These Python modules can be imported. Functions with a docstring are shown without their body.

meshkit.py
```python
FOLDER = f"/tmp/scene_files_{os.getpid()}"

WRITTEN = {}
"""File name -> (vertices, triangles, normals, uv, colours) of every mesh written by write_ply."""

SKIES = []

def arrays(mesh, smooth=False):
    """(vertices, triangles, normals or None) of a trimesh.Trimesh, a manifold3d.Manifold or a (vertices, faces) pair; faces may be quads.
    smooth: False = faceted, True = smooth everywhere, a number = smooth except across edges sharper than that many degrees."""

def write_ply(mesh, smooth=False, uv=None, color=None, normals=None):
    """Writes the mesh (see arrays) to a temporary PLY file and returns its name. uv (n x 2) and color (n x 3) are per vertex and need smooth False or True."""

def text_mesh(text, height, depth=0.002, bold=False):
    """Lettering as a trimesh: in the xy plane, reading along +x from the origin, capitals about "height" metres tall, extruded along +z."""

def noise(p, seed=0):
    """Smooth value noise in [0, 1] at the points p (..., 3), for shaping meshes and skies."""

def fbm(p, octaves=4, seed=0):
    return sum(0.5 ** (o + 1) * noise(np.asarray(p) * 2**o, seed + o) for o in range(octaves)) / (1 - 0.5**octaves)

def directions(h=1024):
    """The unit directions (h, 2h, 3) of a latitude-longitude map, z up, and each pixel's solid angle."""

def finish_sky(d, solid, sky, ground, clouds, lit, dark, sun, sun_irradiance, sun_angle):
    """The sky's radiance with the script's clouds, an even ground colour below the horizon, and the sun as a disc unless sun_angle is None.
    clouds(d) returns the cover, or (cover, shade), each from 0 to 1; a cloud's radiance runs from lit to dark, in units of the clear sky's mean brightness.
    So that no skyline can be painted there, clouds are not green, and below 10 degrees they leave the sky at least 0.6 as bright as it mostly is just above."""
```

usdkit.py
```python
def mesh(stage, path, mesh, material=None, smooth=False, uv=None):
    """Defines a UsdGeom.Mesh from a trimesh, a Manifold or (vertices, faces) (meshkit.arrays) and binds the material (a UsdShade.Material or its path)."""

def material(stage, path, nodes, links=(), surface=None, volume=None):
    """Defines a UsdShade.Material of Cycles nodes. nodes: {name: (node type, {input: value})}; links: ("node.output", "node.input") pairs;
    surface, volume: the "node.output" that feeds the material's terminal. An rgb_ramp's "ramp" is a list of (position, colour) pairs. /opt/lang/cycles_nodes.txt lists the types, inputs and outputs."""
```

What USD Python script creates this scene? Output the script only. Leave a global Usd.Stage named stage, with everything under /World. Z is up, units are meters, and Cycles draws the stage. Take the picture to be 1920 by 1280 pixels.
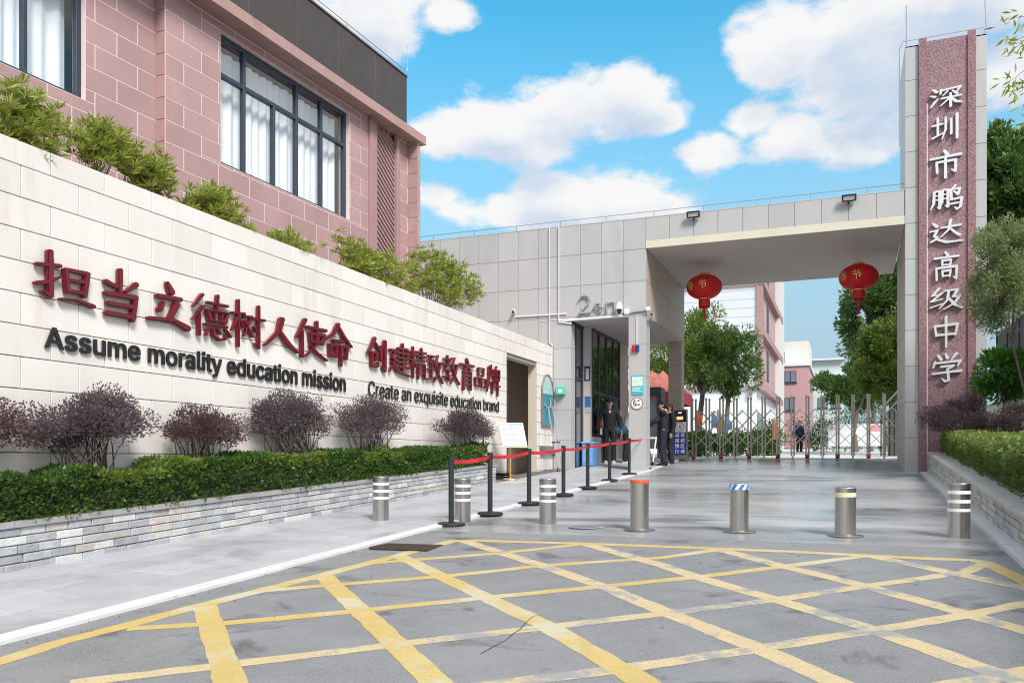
import math, random
import numpy as np, trimesh, manifold3d as m3
from scipy.spatial import ConvexHull
from shapely.geometry import Polygon, LineString, MultiPoint, box as sbox
from shapely.ops import unary_union
from shapely import affinity
import usdkit, meshkit
from pxr import Usd, UsdGeom, UsdLux, UsdShade, Gf, Sdf

stage = Usd.Stage.CreateInMemory()
UsdGeom.SetStageUpAxis(stage, 'Z')
UsdGeom.SetStageMetersPerUnit(stage, 1.0)
UsdGeom.Xform.Define(stage, '/World')
stage.SetDefaultPrim(stage.GetPrimAtPath('/World'))
UsdGeom.Scope.Define(stage, '/World/Looks')

# ---------------------------------------------------------------- camera, sky, sun, exposure
# world: x to the right across the drive, y forward along the feature wall, z up; camera stands at x=0, y=0
F, CX, CY = 1590.0, 960.0, 865.0            # focal length and principal point of the 1920 px wide photograph
TH = math.atan(630 / F)                     # the camera looks 21.6 degrees to the left of the wall's direction
CAM = np.array([0, 0, 1.2])
EXPOSURE = 1.50
cam = UsdGeom.Camera.Define(stage, '/World/camera')
cam.CreateFocalLengthAttr(F / 1920 * 36)
cam.CreateHorizontalApertureAttr(36.0)
cam.CreateVerticalApertureAttr(24.0)
cam.CreateVerticalApertureOffsetAttr((CY - 640) / 1920 * 36)
cam.CreateClippingRangeAttr(Gf.Vec2f(0.1, 5000))
cam.CreateFStopAttr(0.0)
cam.CreateExposureAttr(EXPOSURE)
x_ = UsdGeom.Xformable(cam.GetPrim())
x_.AddTranslateOp().Set(Gf.Vec3d(*CAM))
x_.AddRotateZOp().Set(math.degrees(TH))
x_.AddRotateXOp(opSuffix='tilt').Set(90.0)

SUN_EL, SUN_AZ = math.radians(44), math.atan2(0.72, -0.69)      # towards the sun: behind the camera, to its right
sdir = np.array([math.sin(SUN_AZ) * math.cos(SUN_EL), math.cos(SUN_AZ) * math.cos(SUN_EL), math.sin(SUN_EL)])
sun = UsdLux.DistantLight.Define(stage, '/World/sun')
sun.CreateIntensityAttr(0.40)
sun.CreateAngleAttr(18.0)
sun.CreateColorAttr(Gf.Vec3f(1.0, 0.95, 0.88))
sun.GetPrim().CreateAttribute('inputs:normalize', Sdf.ValueTypeNames.Bool).Set(True)
sx = UsdGeom.Xformable(sun.GetPrim())
sx.AddRotateZOp().Set(-math.degrees(SUN_AZ))
sx.AddRotateXOp(opSuffix='tilt').Set(-(90 - math.degrees(SUN_EL)))

Rv, Fv, Uv = np.array([math.cos(TH), math.sin(TH), 0]), np.array([-math.sin(TH), math.cos(TH), 0]), np.array([0, 0, 1.0])
def ray(px, py): return Rv * (px - CX) / F + Fv + Uv * (CY - py) / F
def onx(px, py, x): d = ray(px, py); return CAM + d * (x / d[0])
def ony(px, py, y): d = ray(px, py); return CAM + d * (y / d[1])
def onz(px, py, z): d = ray(px, py); return CAM + d * ((z - CAM[2]) / d[2])

SKY_STRENGTH = 0.10
def build_sky():
    nodes = {'tc': ('texture_coordinate', {}),
             'nrm': ('vector_math', {'math_type': 'normalize'}),
             'sky': ('sky_texture', {'sky_type': 'single_scattering', 'sun_disc': False, 'sun_elevation': SUN_EL, 'sun_rotation': SUN_AZ, 'altitude': 0.0, 'air_density': 1.1, 'aerosol_density': 0.6, 'ozone_density': 2.5})}
    links = [('tc.generated', 'nrm.vector1')]
    K = np.array([1, 1, 1.75])
    nodes['st'] = ('vector_math', {'math_type': 'multiply', 'vector2': K})
    links.append(('nrm.vector', 'st.vector1'))
    # cumulus clouds: soft bodies at fixed directions, broken up by noise
    blobs = [(930, 250, 150), (1060, 195, 145), (1180, 185, 105), (830, 250, 90), (1000, 262, 110), (1250, 222, 70), (1402, 228, 72), (1345, 262, 45),
             (1450, 115, 120), (1590, 70, 190), (1690, 130, 190), (1760, 30, 200), (1900, 120, 130), (1330, 276, 75), (1480, 258, 95), (1600, 266, 90),
             (1045, 380, 125), (1165, 368, 125), (960, 395, 60), (1240, 395, 70), (820, 370, 60), (860, 400, 70),
             (700, 20, 150), (620, 60, 110), (830, 30, 70)]
    def body(tag, vec):
        prev = None
        for i, (px, py, r) in enumerate(blobs):
            c = ray(px, py); c = c / np.linalg.norm(c)
            nodes[f'd{tag}{i}'] = ('vector_math', {'math_type': 'distance', 'vector2': c * K})
            links.append((vec, f'd{tag}{i}.vector1'))
            rr = r / F * 0.9
            nodes[f'm{tag}{i}'] = ('math', {'math_type': 'multiply_add', 'value2': -1.0 / rr, 'value3': 1.0})
            links.append((f'd{tag}{i}.value', f'm{tag}{i}.value1'))
            if prev is None: prev = f'm{tag}{i}.value'
            else:
                nodes[f'x{tag}{i}'] = ('math', {'math_type': 'smoothmax', 'value3': 0.25})
                links.extend([(prev, f'x{tag}{i}.value1'), (f'm{tag}{i}.value', f'x{tag}{i}.value2')])
                prev = f'x{tag}{i}.value'
        return prev
    prev = body('a', 'st.vector')
    nodes['up'] = ('vector_math', {'math_type': 'add', 'vector2': (0.0, 0.0, 0.060)})
    links.append(('st.vector', 'up.vector1'))
    above = body('b', 'up.vector')
    # the same kind of clouds elsewhere, from slow noise, away from the part in view
    fc = ray(1250, 250); fc = fc / np.linalg.norm(fc)
    nodes['far'] = ('vector_math', {'math_type': 'distance', 'vector2': fc})
    nodes['farr'] = ('map_range', {'range_type': 'smoothstep', 'from_min': 0.42, 'from_max': 0.75, 'to_min': -2.0, 'to_max': 0.0, 'clamp': True})
    nodes['slow'] = ('noise_texture', {'scale': 3.2, 'detail': 3.0, 'roughness': 0.5})
    nodes['slowm'] = ('math', {'math_type': 'multiply_add', 'value2': 5.0, 'value3': -1.95})
    nodes['slowa'] = ('math', {'math_type': 'add'})
    nodes['all'] = ('math', {'math_type': 'maximum'})
    links += [('nrm.vector', 'far.vector1'), ('far.value', 'farr.value'), ('st.vector', 'slow.vector'), ('slow.fac', 'slowm.value1'),
              ('slowm.value', 'slowa.value1'), ('farr.result', 'slowa.value2'), (prev, 'all.value1'), ('slowa.value', 'all.value2')]
    nodes['n1'] = ('noise_texture', {'scale': 11.0, 'detail': 9.0, 'roughness': 0.58})
    nodes['n1m'] = ('math', {'math_type': 'multiply_add', 'value2': 2.35, 'value3': -1.15})
    nodes['sum'] = ('math', {'math_type': 'add'})
    nodes['mask'] = ('map_range', {'range_type': 'smoothstep', 'from_min': 0.0, 'from_max': 0.50, 'to_min': 0.0, 'to_max': 0.97, 'clamp': True})
    links += [('st.vector', 'n1.vector'), ('n1.fac', 'n1m.value1'), ('all.value', 'sum.value1'), ('n1m.value', 'sum.value2'), ('sum.value', 'mask.value')]
    # thin veil near the horizon and shade inside the clouds
    nodes['n2'] = ('noise_texture', {'scale': 7.0, 'detail': 5.0, 'roughness': 0.55})
    nodes['mp'] = ('mapping', {'mapping_type': 'point', 'location': (0.13, 0.4, -0.06)})
    nodes['ccol'] = ('rgb_ramp', {'ramp': [(0.34, (2.1, 2.45, 2.95)), (0.47, (2.95, 3.05, 3.2)), (0.60, (3.4, 3.36, 3.32))]})
    nodes['n3'] = ('noise_texture', {'scale': 11.0, 'detail': 9.0, 'roughness': 0.58})
    nodes['n3m'] = ('math', {'math_type': 'multiply_add', 'value2': 1.9, 'value3': -0.95}); nodes['dens'] = ('math', {'math_type': 'add'})
    nodes['shd'] = ('map_range', {'range_type': 'smoothstep', 'from_min': -0.25, 'from_max': 0.85, 'to_min': 0.64, 'to_max': 0.37, 'clamp': True})
    nodes['det'] = ('math', {'math_type': 'multiply_add', 'value2': 0.34, 'value3': -0.17}); nodes['fin'] = ('math', {'math_type': 'add'})
    links += [('up.vector', 'n3.vector'), ('n3.fac', 'n3m.value1'), (above, 'dens.value1'), ('n3m.value', 'dens.value2'), ('dens.value', 'shd.value'),
              ('st.vector', 'mp.vector'), ('mp.vector', 'n2.vector'), ('n2.fac', 'det.value1'), ('det.value', 'fin.value1'), ('shd.result', 'fin.value2'), ('fin.value', 'ccol.fac')]
    nodes['sep'] = ('separate_xyz', {})
    nodes['hz'] = ('map_range', {'range_type': 'smoothstep', 'from_min': 0.06, 'from_max': 0.53, 'to_min': 1.0, 'to_max': 0.0, 'clamp': True})
    nodes['sat'] = ('hsv', {'hue': 0.470, 'saturation': 1.38, 'value': 0.86, 'fac': 1.0})
    nodes['veil'] = ('mix_color', {'blend_type': 'mix', 'b': (1.5, 2.1, 2.5)})
    nodes['mix'] = ('mix_color', {'blend_type': 'mix'})
    nodes['bg'] = ('background_shader', {'strength': SKY_STRENGTH})
    links += [('nrm.vector', 'sep.vector'), ('sep.z', 'hz.value'), ('sky.color', 'sat.color'), ('sat.color', 'veil.a'), ('hz.result', 'veil.fac'),
              ('veil.result', 'mix.a'), ('ccol.color', 'mix.b'), ('mask.result', 'mix.fac'), ('mix.result', 'bg.color')]
    mt = usdkit.material(stage, '/World/Looks/sky_look', nodes, links, surface='bg.background')
    dome = UsdLux.DomeLight.Define(stage, '/World/sky')
    UsdShade.MaterialBindingAPI.Apply(dome.GetPrim()).Bind(mt)
    dome.GetPrim().SetCustomDataByKey('kind', 'structure')
build_sky()

# ---------------------------------------------------------------- helpers
rng = np.random.default_rng(7)
_mats = {}
def mat(name, col, rough=0.55, stain2=None, metal=0.0, var=0.0, vs=3.0, obj=0.0, isl=0.0, bump=0.0, bs=80.0, bd=0.01, spec=0.5, trans=None, speck=None, rvar=0.0, rs=1.5, coat=0.0, stain=None, aniso=0.0, stretch=None):
    """procedural principled material: var = large soft colour variation, obj / isl = variation per object / per leaf, speck = (colour, amount, scale) grains, stain = (colour, scale, lo, hi)"""
    if name in _mats: return _mats[name]
    col = np.array(col, float)
    N, L = {'geo': ('geometry', {}), 'p': ('principled_bsdf', {'roughness': rough, 'metallic': metal, 'specular_ior_level': spec, 'coat_weight': coat, 'anisotropic': aniso})}, []
    pos = 'geo.position'
    if stretch is not None:
        N['map'] = ('mapping', {'mapping_type': 'point', 'scale': stretch}); L.append(('geo.position', 'map.vector')); pos = 'map.vector'
    cur = None
    def ramp_from(tag, src, lo, hi, a, b):
        N[tag] = ('rgb_ramp', {'ramp': [(lo, a), (hi, b)]}); L.append((src, tag + '.fac'))
    if var > 0:
        N['nv'] = ('noise_texture', {'scale': vs, 'detail': 6.0, 'roughness': 0.6}); L.append((pos, 'nv.vector'))
        ramp_from('rv', 'nv.fac', 0.3, 0.7, col * (1 - var), col * (1 + var)); cur = 'rv.color'
    def mul(tag, other):
        nonlocal cur
        N[tag] = ('mix_color', {'blend_type': 'multiply', 'fac': 1.0})
        if cur: L.append((cur, tag + '.a'))
        else: N[tag][1]['a'] = col
        L.append((other, tag + '.b')); cur = tag + '.result'
    if obj > 0:
        N['oi'] = ('object_info', {}); ramp_from('ro', 'oi.random', 0.0, 1.0, (1 - obj,) * 3, (1 + obj * .4, 1 + obj * .38, 1 + obj * .35)); mul('mo', 'ro.color')
    if isl:
        a = isl if isinstance(isl, (list, tuple)) else None
        if a: N['ri'] = ('rgb_ramp', {'ramp': [(k / (len(a) - 1), c) for k, c in enumerate(a)]}); L.append(('geo.random_per_island', 'ri.fac'))
        else: ramp_from('ri', 'geo.random_per_island', 0, 1, (1 - isl,) * 3, (1 + isl,) * 3)
        mul('mi', 'ri.color')
    if speck:
        N['vo'] = ('noise_texture', {'scale': speck[2], 'detail': 2.0, 'roughness': 0.7}); L.append(('geo.position', 'vo.vector'))
        N['sr'] = ('rgb_ramp', {'ramp': [(0.5 - speck[1], (0, 0, 0)), (0.5 + speck[1], (1, 1, 1))]}); L.append(('vo.fac', 'sr.fac'))
        N['sb'] = ('rgb_to_bw', {}); L.append(('sr.color', 'sb.color'))
        N['ms'] = ('mix_color', {'blend_type': 'mix', 'b': speck[0]}); L.append(('sb.val', 'ms.fac'))
        if cur: L.append((cur, 'ms.a'))
        else: N['ms'][1]['a'] = col
        cur = 'ms.result'
    if stain:
        N['ns'] = ('noise_texture', {'scale': stain[1], 'detail': 8.0, 'roughness': 0.68}); L.append((pos, 'ns.vector'))
        N['smr'] = ('map_range', {'range_type': 'smoothstep', 'from_min': stain[2], 'from_max': stain[3], 'to_min': 0.0, 'to_max': 1.0, 'clamp': True}); L.append(('ns.fac', 'smr.value'))
        N['mst'] = ('mix_color', {'blend_type': 'mix', 'b': stain[0]}); L.append(('smr.result', 'mst.fac'))
        if cur: L.append((cur, 'mst.a'))
        else: N['mst'][1]['a'] = col
        cur = 'mst.result'
    if stain2:
        N['n5'] = ('noise_texture', {'scale': stain2[1], 'detail': 5.0, 'roughness': 0.6, 'distortion': 0.6}); L.append((pos, 'n5.vector'))
        N['sm5'] = ('map_range', {'range_type': 'smoothstep', 'from_min': stain2[2], 'from_max': stain2[3], 'to_min': 0.0, 'to_max': stain2[4], 'clamp': True}); L.append(('n5.fac', 'sm5.value'))
        N['m5'] = ('mix_color', {'blend_type': 'mix', 'b': stain2[0]}); L.append(('sm5.result', 'm5.fac'))
        if cur: L.append((cur, 'm5.a'))
        else: N['m5'][1]['a'] = col
        cur = 'm5.result'
    if cur: L.append((cur, 'p.base_color'))
    else: N['p'][1]['base_color'] = col
    if rvar > 0:
        N['nr'] = ('noise_texture', {'scale': rs, 'detail': 5.0, 'roughness': 0.55}); L.append((pos, 'nr.vector'))
        N['rr'] = ('map_range', {'from_min': 0.35, 'from_max': 0.65, 'to_min': max(0.04, rough - rvar), 'to_max': min(1, rough + rvar), 'clamp': True}); L += [('nr.fac', 'rr.value'), ('rr.result', 'p.roughness')]
    if bump > 0:
        N['nb'] = ('noise_texture', {'scale': bs, 'detail': 4.0, 'roughness': 0.6}); L.append((pos, 'nb.vector'))
        N['bu'] = ('bump', {'strength': bump, 'distance': bd}); L += [('nb.fac', 'bu.height'), ('bu.normal', 'p.normal')]
    surf = 'p.BSDF'
    if trans is not None:
        N['tr'] = ('translucent_bsdf', {'color': col * trans})
        if cur: L.append((cur, 'tr.color'))
        N['mx'] = ('mix_closure', {'fac': 0.32}); L += [('p.BSDF', 'mx.closure1'), ('tr.BSDF', 'mx.closure2')]; surf = 'mx.closure'
    _mats[name] = usdkit.material(stage, '/World/Looks/' + name, N, L, surface=surf)
    return _mats[name]

def glass_mat(name, tint=(1, 1, 1), refl=1.0):
    if name in _mats: return _mats[name]
    N = {'lw': ('layer_weight', {'blend': 0.5}), 'pw': ('math', {'math_type': 'power', 'value2': 4.0}), 'k': ('math', {'math_type': 'multiply_add', 'value2': 0.9 * refl, 'value3': 0.045 * refl, 'use_clamp': True}), 't': ('transparent_bsdf', {'color': tint}),
         'g': ('glossy_bsdf', {'color': (1, 1, 1), 'roughness': 0.02}), 'm': ('mix_closure', {})}
    _mats[name] = usdkit.material(stage, '/World/Looks/' + name, N, [('lw.facing', 'pw.value1'), ('pw.value', 'k.value1'), ('k.value', 'm.fac'), ('t.BSDF', 'm.closure1'), ('g.BSDF', 'm.closure2')], surface='m.closure')
    return _mats[name]
def emit_mat(name, col, strength):
    if name not in _mats:
        _mats[name] = usdkit.material(stage, '/World/Looks/' + name, {'e': ('emission', {'color': col, 'strength': strength})}, [], surface='e.emission')
    return _mats[name]

_used = {}
def unique(parent, name):
    key = parent + '/' + name; n = _used.get(key, -1) + 1; _used[key] = n
    return key if n == 0 else f'{key}_{n:03d}'
def tagp(prim, label=None, cat=None, group=None, kind=None):
    for k, v in (('label', label), ('category', cat), ('group', group), ('kind', kind)):
        if v: prim.SetCustomDataByKey(k, v)
    return prim
def thing(name, label, cat, loc=(0, 0, 0), rotz=0.0, group=None):
    x = UsdGeom.Xform.Define(stage, unique('/World', name))
    x.AddTranslateOp().Set(Gf.Vec3d(*map(float, loc))); x.AddRotateZOp().Set(float(rotz))
    return tagp(x.GetPrim(), label, cat, group)
def copy(proto, label, loc, rotz=0.0, group=None):
    base = proto.GetName()
    while base[-4:-3] == '_' and base[-3:].isdigit(): base = base[:-4]
    x = UsdGeom.Xform.Define(stage, unique('/World', base)); p = x.GetPrim()
    p.GetReferences().AddInternalReference(proto.GetPath()); p.SetInstanceable(True)
    x.ClearXformOpOrder()
    for o, v in (('xformOp:translate', Gf.Vec3d(*map(float, loc))), ('xformOp:rotateZ', float(rotz))): p.GetAttribute(o).Set(v)
    x.SetXformOpOrder([UsdGeom.XformOp(p.GetAttribute('xformOp:translate')), UsdGeom.XformOp(p.GetAttribute('xformOp:rotateZ'))])
    return tagp(p, label, proto.GetCustomDataByKey('category'), group or proto.GetCustomDataByKey('group'))

def tm(v, f): return trimesh.Trimesh(np.asarray(v, float), np.asarray(f, int), process=False)
class MB:
    """collects shapes into one mesh"""
    def __init__(s): s.v, s.f, s.n = [], [], 0
    def add(s, v, f):
        v, f = np.asarray(v, float), np.asarray(f, int)
        if len(f) == 0: return s
        if f.shape[1] == 4: f = np.vstack([f[:, [0, 1, 2]], f[:, [0, 2, 3]]])
        s.v.append(v); s.f.append(f + s.n); s.n += len(v); return s
    def mesh(s, m): return s.add(m.vertices, m.faces)
    def box(s, x0, x1, y0, y1, z0, z1, c=0.0):
        if c: v, f = chamfer(x0, x1, y0, y1, z0, z1, c); return s.add(v, f)
        v = np.array([[x, y, z] for x in (x0, x1) for y in (y0, y1) for z in (z0, z1)])
        f = [[0, 1, 3, 2], [4, 6, 7, 5], [0, 4, 5, 1], [2, 3, 7, 6], [0, 2, 6, 4], [1, 5, 7, 3]]
        return s.add(v, f)
    def obox(s, c, ax, ay, az, hx, hy, hz, ch=0.0):
        """box about c with unit axes and half sizes"""
        v, f = chamfer(-hx, hx, -hy, hy, -hz, hz, ch) if ch else (np.array([[x, y, z] for x in (-hx, hx) for y in (-hy, hy) for z in (-hz, hz)]), np.array([[0, 1, 3, 2], [4, 6, 7, 5], [0, 4, 5, 1], [2, 3, 7, 6], [0, 2, 6, 4], [1, 5, 7, 3]]))
        A = np.array([ax, ay, az], float)
        return s.add(np.asarray(c) + v @ A, f)
    def bar(s, a, b, w, t, up=(0, 0, 1)):
        a, b = np.asarray(a, float), np.asarray(b, float); d = b - a; l = np.linalg.norm(d); d = d / l
        u = np.cross(d, up); u = u / np.linalg.norm(u); w2 = np.cross(u, d)
        return s.obox((a + b) / 2, d, u, w2, l / 2, w / 2, t / 2)
    def tube(s, pts, r, n=8, cap=True):
        pts = np.asarray(pts, float); r = np.broadcast_to(np.asarray(r, float), (len(pts),))
        t = np.gradient(pts, axis=0); t /= np.maximum(np.linalg.norm(t, axis=1, keepdims=True), 1e-9)
        u = np.cross(t[0], (0, 0, 1) if abs(t[0][2]) < .9 else (1, 0, 0)); u /= np.linalg.norm(u)
        V = []
        for k in range(len(pts)):
            u = u - t[k] * (u @ t[k]); u /= np.linalg.norm(u); w = np.cross(t[k], u)
            a = np.arange(n) / n * 2 * np.pi
            V.append(pts[k] + r[k] * (np.cos(a)[:, None] * u + np.sin(a)[:, None] * w))
        V = np.vstack(V); f = []
        for k in range(len(pts) - 1):
            for i in range(n):
                j = (i + 1) % n; f.append([k * n + i, k * n + j, (k + 1) * n + j, (k + 1) * n + i])
        f = np.array(f); tri = np.vstack([f[:, [0, 1, 2]], f[:, [0, 2, 3]]])
        if cap:
            e = len(pts) * n; V = np.vstack([V, pts[0], pts[-1]]); o = e - n
            tri = np.vstack([tri, [[(i + 1) % n, i, e] for i in range(n)], [[o + i, o + (i + 1) % n, e + 1] for i in range(n)]])
        return s.add(V, tri)
    def lathe(s, prof, n=32, c=(0, 0, 0), rib=None):
        prof = np.asarray(prof, float); a = np.arange(n) / n * 2 * np.pi
        k = np.ones(n) if rib is None else rib(a)
        V = np.array([[c[0] + r * k[i] * math.cos(a[i]), c[1] + r * k[i] * math.sin(a[i]), c[2] + z] for r, z in prof for i in range(n)])
        f = [[j * n + i, j * n + (i + 1) % n, (j + 1) * n + (i + 1) % n, (j + 1) * n + i] for j in range(len(prof) - 1) for i in range(n)]
        return s.add(V, f)
    def poly(s, shape, M, depth, ch=0.0):
        """extrudes a shapely polygon; M maps (a, b, h) to world"""
        for g in getattr(shape, 'geoms', [shape]):
            if g.is_empty or g.area < 1e-7 or g.geom_type != 'Polygon': continue
            e = trimesh.creation.extrude_polygon(g, depth, engine='earcut')
            s.add(M(np.asarray(e.vertices)), e.faces)
        return s
_ch = np.array([[x, y, z] for x in (-1, 1) for y in (-1, 1) for z in (-1, 1)], float)
_tv = []
for c in _ch:
    for k in range(3): _tv.append((c, k))
_h = ConvexHull(np.array([c * (1 - 0.2 * (np.arange(3) != k)) for c, k in _tv]))
def _orient(h):
    P, out = h.points, []
    for t in h.simplices:
        a, b, c = P[t]
        out.append(t if np.cross(b - a, c - a) @ (a + b + c) > 0 else t[::-1])
    return np.array(out)
_cf = _orient(_h)
def chamfer(x0, x1, y0, y1, z0, z1, c):
    m, h = np.array([x0 + x1, y0 + y1, z0 + z1]) / 2, np.array([x1 - x0, y1 - y0, z1 - z0]) / 2
    c = min(c, h.min() * .45)
    return np.array([m + q * (h - c * (np.arange(3) != k)) for q, k in _tv]), _cf
def put(name, mb, material, parent=None, label=None, cat=None, group=None, kind=None, smooth=False):
    """defines one Mesh prim; parent None = top level"""
    m = tm(np.vstack(mb.v), np.vstack(mb.f)) if isinstance(mb, MB) else mb
    g = usdkit.mesh(stage, unique(parent.GetPath().pathString if parent else '/World', name), m, material, smooth)
    return tagp(g.GetPrim(), label, cat, group, kind)

# ---------------------------------------------------------------- materials
M_asphalt = mat('asphalt', (0.185, 0.183, 0.19), rough=0.6, stain2=((0.085, 0.083, 0.083), 1.7, 0.56, 0.70, 0.75), var=0.34, vs=1.6, bump=0.7, bs=120, bd=0.008, speck=((0.27, 0.27, 0.275), 0.10, 115), rvar=0.14, rs=0.6, stain=((0.25, 0.25, 0.255), 0.7, 0.50, 0.70))
M_drive = mat('drive_asphalt', (0.34, 0.345, 0.355), rough=0.27, stain2=((0.12, 0.122, 0.128), 0.55, 0.52, 0.66, 0.8), var=0.28, vs=0.8, bump=0.2, bs=130, bd=0.004, rvar=0.16, rs=0.5, stain=((0.2, 0.203, 0.21), 0.9, 0.52, 0.74), stretch=(0.5, 1.2, 1))
M_paving = mat('paving_stone', (0.42, 0.425, 0.45), rough=0.5, stain2=((0.24, 0.24, 0.25), 1.0, 0.53, 0.70, 0.7), var=0.12, vs=2.2, obj=0.10, bump=0.12, bs=90, bd=0.004, rvar=0.14, rs=1.2, stain=((0.22, 0.225, 0.23), 1.1, 0.56, 0.78))
M_joint = mat('dark_joint', (0.13, 0.13, 0.13), rough=0.8)
M_kerbw = mat('white_kerb_paint', (0.62, 0.62, 0.62), rough=0.6, var=0.1, vs=3, bump=0.3, bs=60, bd=0.006, stain=((0.3, 0.3, 0.3), 3.0, 0.55, 0.75))
M_yellow = mat('yellow_road_paint', (0.68, 0.47, 0.10), rough=0.6, var=0.12, vs=5, bump=0.4, bs=200, bd=0.004, stain=((0.52, 0.47, 0.33), 1.3, 0.48, 0.62), speck=((0.36, 0.30, 0.17), 0.2, 130))
M_worn = mat('worn_road_paint', (0.68, 0.52, 0.26), rough=0.62, var=0.12, vs=5, bump=0.4, bs=200, bd=0.004, stain=((0.30, 0.295, 0.285), 3.2, 0.50, 0.60), speck=((0.40, 0.34, 0.24), 0.2, 90))
M_cream = mat('cream_stone', (0.735, 0.70, 0.665), rough=0.55, var=0.045, vs=1.8, obj=0.08, bump=0.08, bs=45, bd=0.004, stain=((0.58, 0.53, 0.47), 1.5, 0.54, 0.80), stretch=(1, 1, 0.22))
M_creamj = mat('grey_mortar', (0.27, 0.255, 0.245), rough=0.9)
M_pink = mat('pink_stone', (0.43, 0.275, 0.275), rough=0.6, var=0.08, vs=1.4, obj=0.10, bump=0.1, bs=70, bd=0.004, stain=((0.385, 0.235, 0.235), 0.8, 0.55, 0.75))
M_pinkj = mat('pale_mortar', (0.74, 0.62, 0.61), rough=0.8)
M_pinkr = mat('pink_render', (0.36, 0.22, 0.22), rough=0.7, var=0.10, vs=2.0, stain=((0.13, 0.09, 0.085), 2.4, 0.60, 0.82), stretch=(1, 1, 0.5))
M_brownp = mat('brown_metal_cladding', (0.060, 0.050, 0.047), rough=0.55, var=0.12, vs=2.5, bump=0.15, bs=120, bd=0.003)
M_grey = mat('grey_stone', (0.45, 0.448, 0.452), rough=0.45, var=0.05, vs=1.2, obj=0.07, bump=0.05, bs=60, bd=0.003, stain=((0.37, 0.365, 0.36), 0.9, 0.55, 0.8), stretch=(1, 1, 0.25))
M_greyj = mat('dark_mortar', (0.10, 0.10, 0.105), rough=0.9)
M_soffit = mat('soffit_render', (0.50, 0.46, 0.44), rough=0.8, var=0.05, vs=1.2)
M_creamtrim = mat('cream_trim', (0.62, 0.58, 0.47), rough=0.6, var=0.05, vs=2)
M_tan = mat('tan_stone', (0.44, 0.38, 0.32), rough=0.55, var=0.05, vs=1.2, obj=0.05)
M_granite = mat('red_granite', (0.165, 0.075, 0.092), rough=0.38, speck=((0.36, 0.235, 0.255), 0.09, 40), var=0.1, vs=1.0)
M_granite2 = mat('red_granite_polished', (0.18, 0.082, 0.095), rough=0.35, speck=((0.34, 0.20, 0.215), 0.10, 40), var=0.1, vs=1.0)
M_silver = mat('silver_letter', (0.72, 0.72, 0.74), rough=0.35, metal=0.35)
M_redl = mat('dark_red_lacquer', (0.125, 0.006, 0.012), rough=0.3, var=0.1, vs=6)
M_black = mat('black_letter', (0.012, 0.012, 0.014), rough=0.35)
M_blackm = mat('black_metal', (0.02, 0.021, 0.023), rough=0.4)
M_steel = mat('brushed_steel', (0.52, 0.50, 0.48), rough=0.30, metal=1.0, var=0.06, vs=40, stretch=(1, 1, 0.02), rvar=0.06, rs=30)
M_steeld = mat('dull_steel', (0.40, 0.375, 0.345), rough=0.36, metal=1.0, var=0.1, vs=3)
M_gatesteel = mat('gate_steel', (0.36, 0.325, 0.285), rough=0.34, metal=0.85, var=0.08, vs=4)
M_reflw = mat('white_reflective_tape', (0.82, 0.82, 0.82), rough=0.4)
M_brick = mat('slate_brick', (0.40, 0.415, 0.44), rough=0.75, var=0.16, vs=7, obj=0.26, bump=0.55, bs=38, bd=0.02, stain=((0.43, 0.375, 0.335), 2.2, 0.56, 0.72))
M_brick2 = mat('warm_slate_brick', (0.49, 0.45, 0.425), rough=0.75, var=0.14, vs=7, obj=0.22, bump=0.55, bs=38, bd=0.02)
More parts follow.
